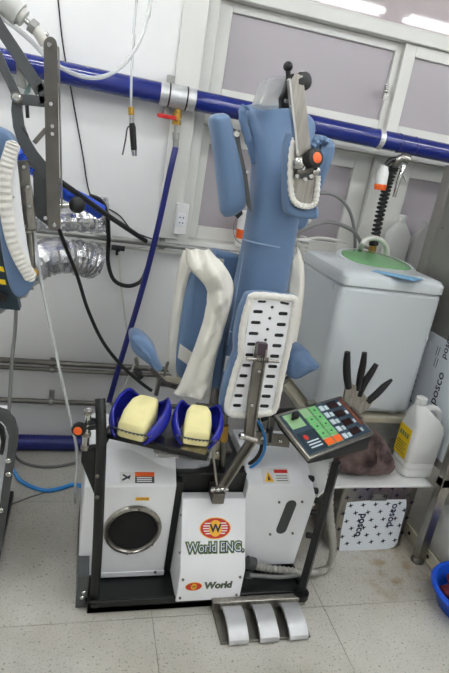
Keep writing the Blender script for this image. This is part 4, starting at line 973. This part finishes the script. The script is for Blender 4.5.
# ================================================================== WASHING MACHINE
WMX0, WMX1, WMY0, WMY1, WMZ0, WMZ1 = .935, 1.375, 1.80, 2.22, .515, 1.045
WM = thing('washing_machine', 'small white top loading washing machine with a round green lid', 'washing machine', (1.155, 2.01, WMZ0-.015))
MB().box(WMX0, WMX1, WMY0, WMY1, WMZ0, WMZ1).build('body', M_WASH, WM, bevel=.025)
def rrect(x0, x1, y0, y1, r, z, n=5):
    P = []
    for cx_, cy_, a0 in ((x1-r, y1-r, 0), (x0+r, y1-r, PI/2), (x0+r, y0+r, PI), (x1-r, y0+r, 1.5*PI)):
        for k in range(n+1): a = a0+PI/2*k/n; P.append(Vector((cx_+r*math.cos(a), cy_+r*math.sin(a), z)))
    return P
e = .004
deck = MB().loft([rrect(WMX0-e, WMX1+e, WMY0-e, WMY1+e, .03, WMZ1-.003), rrect(WMX0-e, WMX1+e, WMY0-e, WMY1+e, .03, WMZ1+.028), rrect(WMX0+.004, WMX1-.004, WMY0+.006, WMY1, .03, WMZ1+.042),
                  rrect(WMX0+.03, WMX1-.03, WMY0+.03, WMY1-.02, .03, WMZ1+.050)]).build('top_deck', M_WASH, WM)
lc_ = G(376, 259.5, WMZ1+.060); lc_ = Vector((lc_.x, lc_.y, WMZ1+.045))
MB().lathe(lc_, [(.172, -.02), (.174, .004), (.168, .012), (.154, .013), (.151, .008), (.05, .008)], (0, -.09, 1), seg=44).build('lid_ring', M_WASH, WM)
ld = MB().lathe(lc_, [(.150, .004), (.150, .013), (.144, .016), (.09, .019), (.02, .020)], (0, -.09, 1), seg=44).build('lid', M_GREEN, WM, label='translucent green round lid')
a, b, c, d = [G(x, y, WMZ1+.0512) for x, y in ((371, 271), (377, 270), (424, 279), (414, 281))]
MB().prism([a, b, c, d], -Z3*.001).build('sticker', M_STICK, WM, smooth=False, label='pale blue sticker')
MB().box(WMX0-.004, WMX0+.01, 1.86, 1.91, WMZ1-.04, WMZ1-.015).build('side_grip', M_WASH, WM, bevel=.003)
for x in (WMX0+.05, WMX1-.05):
    for y in (WMY0+.05, WMY1-.05): MB().cyl((x, y, WMZ0-.015), (x, y, WMZ0+.005), .022, 14).build('foot', M_PLW, WM)
hp = [G(360, 250, WMZ1+.058), W(362, 245, 2.15), W(366, 240, 2.15), W(374, 238, 2.16), W(381, 240.5, 2.17), W(386, 246, 2.18), W(388, 253, 2.19)]
hp[-1].z = WMZ1+.058
MB().tube(cr(hp, 6), .0115, 12).build('inlet_hose', M_WHITEH, WM, label='white inlet hose arching over the deck')
# stand under the washer
ST = thing('washer_stand', 'low grey steel stand carrying the washing machine', 'stand', (1.155, 2.0, 0))
MB().box(.91, 1.40, 1.79, 2.25, .475, .50).build('stand_top', M_CREAM, ST, bevel=.003)
MB().box(.92, 1.39, 1.795, 1.81, .40, .475).build('apron', M_GALV, ST, bevel=.002)
for x in (.92, 1.35):
    for y in (1.80, 2.20): MB().box(x, x+.04, y, y+.04, 0, .476).build('leg', M_GALV, ST, bevel=.002)

# ================================================================== BENCH WITH FILM COVERED BOX, JUG, CLOTH
BZ = .335
BN = thing('steel_box', 'stainless steel box covered with printed protective film on the floor', 'box', (1.18, 1.68, 0))
bx0, bx1, byF = 1.030, 1.358, 1.585
box_ = MB().box(bx0, bx1, byF, 1.78, .012, BZ-.022).build('box_body', M_STEEL, BN, bevel=.008)
for x in (bx0+.04, bx1-.04): MB().box(x-.02, x+.02, 1.60, 1.76, 0, .013).build('foot', M_BLACKR, BN)
fp = [(347, 502.5), (378, 500), (406, 499.5), (406.5, 506), (397, 543), (394, 547), (388, 549), (365, 550.5), (339, 551.5), (341, 532)]
MB().prism(WP(fp, byF-.001), (0, .0015, 0)).build('film', M_FILM, box_, smooth=False, label='white protective film sheet')
def star(parent, c, ux, uy, r, lift):
    n = ux.cross(uy).normalized(); P = []
    for k in range(8):
        a = PI/4*k+.3; rr = r if k % 2 == 0 else r*.36; P.append(c+ux*rr*math.cos(a)+uy*rr*math.sin(a)+n*lift)
    MB().prism(P, -n*.0005).build('print_mark', M_INK, parent, smooth=False)
for i in range(6):
    for j in range(8):
        x = bx0+.022+.054*i+(.024 if j % 2 else 0); z = .035+.037*j+.012*i/5
        if x > bx1-.012 or z > BZ-.03: continue
        star(box_, Vector((x, byF-.0012, z)), X3, Z3, .0125, .0008)
text_mesh('posco', .046, W(361, 525, byF-.0015), -Z3, X3, M_INKB, box_, name='lettering', offset=.0012, lift=.001)
text_mesh('posco', .046, W(391, 515, byF-.0015), Z3, -X3, M_INKB, box_, name='lettering', offset=.0008, lift=.001)
hc = W(379, 496.5, byF)
q = MB()
for x0, x1, z0, z1 in ((-.035, .035, .012, .016), (-.035, .035, -.016, -.012), (-.035, -.031, -.012, .012), (.031, .035, -.012, .012)):
    q.box(hc.x+x0, hc.x+x1, byF-.006, byF, hc.z+z0, hc.z+z1)
q.build('pull_handle', M_STEELD, box_, bevel=.001)
MB().box(hc.x-.031, hc.x+.031, byF-.002, byF, hc.z-.012, hc.z+.012).build('handle_recess', M_GREYH, box_, smooth=False)
# bench board: plastic sheet, near end curled down
BT = thing('bench_board', 'white plastic board laid on the film covered box', 'board', (1.15, 1.68, BZ-.022))
pf = [(.905, .235), (.910, .265), (.925, .292), (.955, .310), (1.0, .3175), (1.2, .3205), (1.38, .3205), (1.40, .318)]
pts = [Vector((p.x, 0, p.y)) for p in cr([(x, z, 0) for x, z in pf], 4)]
g = [[p+Y3*y+Z3*0 for p in pts] for y in (1.565, 1.57, 1.68, 1.79)]
BT2 = MB().sheet(g).build('board_sheet', M_PLW, BT, solid=.010)
bz = .3265
# plush cloth
def blob(c, sx, sy, sz, amp, sc, seed, nu=40, nv=20):
    rings = []
    for i in range(1, nv):
        th = PI*i/nv
        ring = []
        for k in range(nu):
            a = 2*PI*k/nu; d = Vector((math.sin(th)*math.cos(a), math.sin(th)*math.sin(a), math.cos(th)))
            f = 1+amp*noise.fractal(d*sc+Vector((seed, seed*.7, 0)), 1, 2, 4)
            p = Vector((d.x*sx*f, d.y*sy*f, d.z*sz*f)); p.z = max(p.z, -sz*.55)
            ring.append(Vector(c)+p)
        rings.append(ring)
    return MB().loft(rings)
cp_ = [(342, 474), (345, 466), (356, 462), (366, 458), (372, 449), (376, 440), (381, 438), (388, 444), (394, 455), (398, 468), (396, 475), (388, 478), (368, 478.5), (350, 478)]
q = MB().pad(WP(crp(cp_, 4), 1.60), .11, .035, bulge=.02, steps=7)
for i, v in enumerate(q.v):
    d = noise.noise_vector(v*32)*.006+noise.noise_vector(v*80)*.003
    v += d; v.z = max(v.z, bz+.001)
q.build('plush_cloth', M_FUR, None, label='crumpled brown plush cloth on the white board', cat='cloth', ang=80)
# jug
jb = G(411, 481, bz); ja = 0.0
ex = Vector((math.cos(ja), math.sin(ja), 0)); ey = Vector((-math.sin(ja), math.cos(ja), 0))
jc = G(403, 478.5, bz)+Vector((.068, .060, 0)); jc.z = bz
JG = thing('plastic_jug', 'white plastic jug with a yellow label standing on the white board', 'jug', jc)
def jr(hw, hd, z, ox=0.0, r=.022, n=4):
    P = []; hw, hd = hw*1.04, hd*1.08; z *= 1.06
    for sx_, sy_, a0 in ((1, 1, 0), (-1, 1, PI/2), (-1, -1, PI), (1, -1, 1.5*PI)):
        for k in range(n+1):
            a = a0+PI/2*k/n; rr = min(r, hw*.9, hd*.9)
            P.append(jc+ex*(ox+sx_*(hw-rr)+rr*math.cos(a))+ey*(sy_*(hd-rr)+rr*math.sin(a))+Z3*z)
    return P
sec = [(.061, .050, .002), (.065, .054, .008), (.065, .054, .030), (.062, .051, .034), (.065, .054, .038), (.065, .054, .058), (.062, .051, .062), (.065, .054, .066), (.066, .055, .12), (.066, .055, .19), (.061, .052, .21)]
rings = [jr(a, b, z) for a, b, z in sec] + [jr(.052, .046, .235, -.016), jr(.034, .034, .262, -.032), jr(.022, .022, .278, -.042, .02), jr(.0185, .0185, .284, -.044, .018)]
MB().loft(rings).build('jug_body', M_PLW, JG, ang=50)
nk = jc-ex*.044+Z3*.300
MB().lathe(nk, [(.017, 0), (.017, .006), (.022, .008), (.022, .030), (.019, .032), (.01, .033)], seg=24).build('cap', M_PLW, JG, bevel=.001)
MB().tube(cr([jc-ex*.018+Z3*.278, jc+ex*.014+Z3*.288, jc+ex*.046+Z3*.272, jc+ex*.058+Z3*.238, jc+ex*.058+Z3*.20], 6), .0135, 12).build('handle', M_PLW, JG)
lab = [jc-ex*.0715+ey*t_ for t_ in (-.045, .045)]
# label wraps the near corner on the left-hand face
l0 = jc-ex*.0690+ey*.048
def lq(y0, y1, z0, z1, lift, m, name): MB().prism([l0-ey*y0-ex*lift+Z3*z0, l0-ey*y1-ex*lift+Z3*z0, l0-ey*y1-ex*lift+Z3*z1, l0-ey*y0-ex*lift+Z3*z1], ex*.0006).build(name, m, JG, smooth=False)
lq(0, .082, .070, .200, .0006, M_YEL, 'label_patch')
for k, zz in enumerate((.085, .096, .107, .118, .129)): lq(.008, .070-.01*(k % 2), zz, zz+.003, .0012, M_OLIVE, 'label_line')
for k in range(4): lq(.010+.016*k, .021+.016*k, .155, .175, .0012, M_OLIVE, 'label_mark')

# ================================================================== STEEL CABINET + FRAME ON THE RIGHT
CXs = 1.455
SC = thing('steel_cabinet', 'tall stainless steel cabinet beside the washing machine', 'cabinet', (1.75, 1.7, 0))
body = MB().box(CXs, 2.05, 1.25, 2.12, .36, 1.53).build('cabinet_body', M_CAB, SC, bevel=.004)
MB().box(CXs-.012, CXs, 2.06, 2.12, .87, 1.53).build('corner_flange', M_CAB, body, bevel=.002)
for z in (1.42, 1.28, 1.14): bolt(body, (CXs, 2.03, z), .004, M_CHROME, (-1, 0, 0))
MB().box(CXs-.002, CXs, 1.255, 2.115, .40, .858).build('film', M_FILM, body, smooth=False, label='white protective film with printed lettering')
for a, b, sz in ((437, 388, .060), (412, 385, .060), (447, 346, .045)):
    p = SX(a, b, CXs-.003)
    text_mesh('posco', sz, p, Z3, Y3, M_INKB, body, offset=.0003, lift=0.0005)
for a, b in ((437, 363), (439, 352), (432, 410)):
    p = SX(a, b, CXs-.003)
    for dy in (0, .014): MB().box(p.x, p.x+.001, p.y+dy, p.y+dy+.0025, p.z-.02, p.z+.02).build('print_mark', M_INKB, body, smooth=False)
lf = G(424, 573, 0)
lfx, lfy = G(418, 562, 0).x-.019, G(418, 562, 0).y-.012
for x, y in ((lfx, lfy), (2.0, lfy), (1.47, 2.05), (2.0, 2.05)):
    lg = MB().box(x, x+.038, y, y+.038, .02, .362 if y > 2 else (.95 if x < 1.5 else .362)).build('leg', M_STEEL, SC, bevel=.003)
    MB().lathe((x+.019, y+.019, 0), [(.026, 0), (.028, .006), (.022, .022), (.018, .03)], seg=16).build('foot', M_STEELD, lg)
MB().box(lfx, 2.04, lfy, lfy+.038, .362, .40).build('leg_rail', M_STEEL, SC, bevel=.002)
# cream slotted angle rail
ra, rb2 = G(400, 513, .06), G(449, 578, .06)
AR = thing('angle_rail', 'cream slotted angle rail on the floor behind the steel leg', 'rail', (1.44, 1.5, 0))
MB().box(1.43, 1.436, 1.40, 1.78, 0, .06).box(1.43, 1.465, 1.40, 1.78, 0, .006).build('rail_body', M_CREAM, AR, bevel=.001)
for y in (1.43, 1.5, 1.57, 1.64): MB().cyl((1.4285, y, .032), (1.4305, y, .032), .008, 10).build('rail_hole', M_BLACKR, AR)
# white container under the cabinet
q = MB().loft([[Vector((cx_, cy_, z)) for cx_, cy_ in ((1.50-a, 1.48-a), (1.64+a, 1.48-a), (1.64+a, 1.62+a), (1.50-a, 1.62+a))] for z, a in ((0.001, .0), (.01, .006), (.17, .006), (.20, -.01), (.23, -.05))])
wc = q.build('container', M_PLW, None, bevel=.01, label='white plastic container under the steel cabinet', cat='container')
MB().lathe((1.57, 1.55, .229), [(.02, 0), (.02, .025), (.012, .027)], seg=16).build('cap', M_PLW, wc)
# blue basin
bc = G(435, 588, .078)+Vector((.152, -.035, 0)); bc.z = 0; BR = .155
bs = MB().lathe(bc, [(.02, 0), (BR-.045, 0), (BR-.03, .010), (BR-.008, .072), (BR, .078), (BR+.004, .073), (BR+.006, .079), (BR, .087), (BR-.012, .085), (BR-.036, .014), (BR-.05, .008), (.02, .008)], seg=44).build('basin', M_BASIN, None, label='bright blue plastic basin on the floor', cat='basin')
blob(bc+Vector((0, 0, .052)), .108, .108, .048, .28, 2.2, 4).build('wet_cloth', M_MAROON, None, label='maroon cloth heaped in the blue basin', cat='cloth')

# ================================================================== SILL AND BACK CORNER
sz = 1.036
def bottle(px, w, d, h, label):
    k = thing('plastic_bottle', label, 'bottle', (px, 2.415, sz), 'white bottles on the window sill')
    f = lambda z, a: [Vector((px+sx_*w*a, 2.415+sy_*d*a, sz+z)) for sx_, sy_ in ((-1, -1), (1, -1), (1, 1), (-1, 1))]
    MB().loft([f(0, .92), f(.006, 1), (f(h*.62, 1)), f(h*.82, .45), f(h*.86, .3)]).build('bottle_body', M_PLW, k, bevel=.008)
    MB().lathe((px, 2.415, sz+h*.85), [(.02, 0), (.02, h*.13), (.014, h*.15)], seg=16).build('cap', M_PLW, k)
for (a, y), lab, h in (((401, 225), 'white bottle with a sloped shoulder on the sill next to the spray gun', .25), ((424, 233), 'white bottle on the sill next to the steel cabinet', .235)):
    bottle(W(a, y, 2.415).x, .055, .03, h, lab)
bp = W(240, 235, 2.415)
k = thing('pail', 'small white pail with a red label on the sill behind the padded form', 'pail', (bp.x+.02, 2.415, sz))
MB().lathe((bp.x+.02, 2.415, sz), [(.03, 0), (.037, .002), (.042, .15), (.045, .152), (.045, .162), (.04, .163), (.037, .02), (.02, .012)], seg=28).build('pail_body', M_PLW, k)
MB().lathe((bp.x+.02, 2.415, sz+.06), [(.0385, -.02), (.0395, -.02), (.041, .022), (.040, .022)], seg=28).build('label_band', M_ORANGE, k)
MB().tube(cr([(bp.x-.024, 2.40, sz+.15), (bp.x-.045, 2.385, sz+.10), (bp.x-.03, 2.375, sz+.04), (bp.x+.02, 2.372, sz+.03), (bp.x+.065, 2.40, sz+.15)], 6), .002, 6).build('bail_handle', M_GREYH, k)
# spray gun on black spring hose
SG = thing('spray_gun', 'spray gun on a black coiled spring hose with white orange-capped bottle', 'spray gun', W(372, 250, 2.28))
sp = [W(373.5, 245, 2.28), W(376, 233, 2.28), W(380, 214, 2.28), (W(384.5, 196, 2.28)), W(389, 180, 2.28), W(394, 167, 2.28)]
cpath = cr(sp, 24); tot = len(cpath); hel = []
for i in range(tot*3):
    f = i/(tot*3-1)*(tot-1); a = int(f); b = min(a+1, tot-1); p = cpath[a].lerp(cpath[b], f-a)
    t_ = (cpath[b]-cpath[max(a-1, 0)]).normalized(); u_, w_ = perp(t_)
    ang_ = 2*PI*f/tot*22
    hel.append(p+(u_*math.cos(ang_)+w_*math.sin(ang_))*.017)
MB().tube(hel, .006, 7).build('spring', M_BLACKR, SG)
MB().tube(cpath, .010, 8).build('hose_core', M_GREYD, SG)
MB().tube([W(372, 252, 2.28), W(374, 242, 2.28)], .017, 12).build('brass_base', M_BRASS, SG)
MB().cyl(W(372.5, 250, 2.28), Vector((W(372.5, 250, 2.28).x, WALLY, W(372.5, 250, 2.28).z)), .008, 10).build('wall_bracket', M_GALV, SG)
MB().tube(cr([W(393, 170, 2.28), W(397, 162, 2.27), W(403, 158, 2.26), W(409, 160, 2.25)], 4), [.016]*4+[.018]*4+[.021]*4+[.022], 12).build('gun_head', M_STEEL, SG)
MB().tube([W(404, 166, 2.26), W(399, 180, 2.25), W(394, 197, 2.25)], [.011, .010, .008], 10).build('gun_barrel', M_CHROME, SG)
MB().tube([W(400, 168, 2.25), W(403, 175, 2.25), W(406, 181, 2.25)], .004, 8).build('gun_trigger', M_CHROME, SG)
MB().tube(cr([W(386, 165, 2.27), W(391, 160, 2.27), W(398, 160, 2.27)], 4), .012, 10).build('gun_bracket', M_BLACK, SG)
b0, b1 = W(384.5, 166, 2.25), W(379.5, 190, 2.25); ax = b1-b0
bt = MB().tube([b0, b0+ax*.10, b0+ax*.25, b0+ax*.76], [.013, .019, .025, .026], 20).build('spray_bottle', M_PLW, SG, label='white bottle')
MB().tube([b0+ax*.75, b0+ax*.80, b0+ax*.99], [.026, .0275, .025], 20).build('bottle_cap', M_ORANGE, bt, label='orange cap')
# grey cables and fittings between torso and washer
hose('cable', 'grey cable looping high in front of the lower window behind the washer', [(288, 252, 2.32), (291, 230, 2.31), (298, 207, 2.3), (310, 196, 2.3), (324, 193, 2.3), (338, 197, 2.3), (348, 208, 2.3), (353, 222, 2.3), (355, 238, 2.3), (355, 252, 2.3)], .0075, M_GREYH)
hose('cable', 'grey cable arching low behind the washer from the pipe fittings', [(289, 254, 2.27), (293, 240, 2.262), (300, 232, 2.262), (312, 226, 2.262), (328, 222, 2.262), (344, 226, 2.262), (356, 234, 2.262), (362, 246, 2.262)], .0085, M_GREYH)
hose('cable', 'pale grey cable running flat behind the washer above the pipe', [(304, 240, 2.31), (318, 238, 2.31), (334, 240, 2.31), (348, 243, 2.31)], .007, M_WHITEH)
for (a, b), lab in (((304, 220), 'white plastic pipe valve uppermost beside the padded form'), ((302, 245), 'white plastic pipe valve lower beside the padded form')):
    c = W(a, b, 2.29); k = thing('pipe_valve', lab, 'valve', (c.x, 2.29, c.z-.04))
    MB().cyl(c-Z3*.04, c+Z3*.04, .014, 12).cyl(c-X3*.03, c+X3*.03, .013, 12).cyl(c, Vector((c.x, WALLY if b > 230 else 2.43, c.z)), .008, 10).build('valve_body', M_WHITEH, k)
    MB().box(c.x-.03, c.x+.03, 2.265, 2.273, c.z+.02, c.z+.032).build('valve_handle', M_PLW, k, bevel=.002)
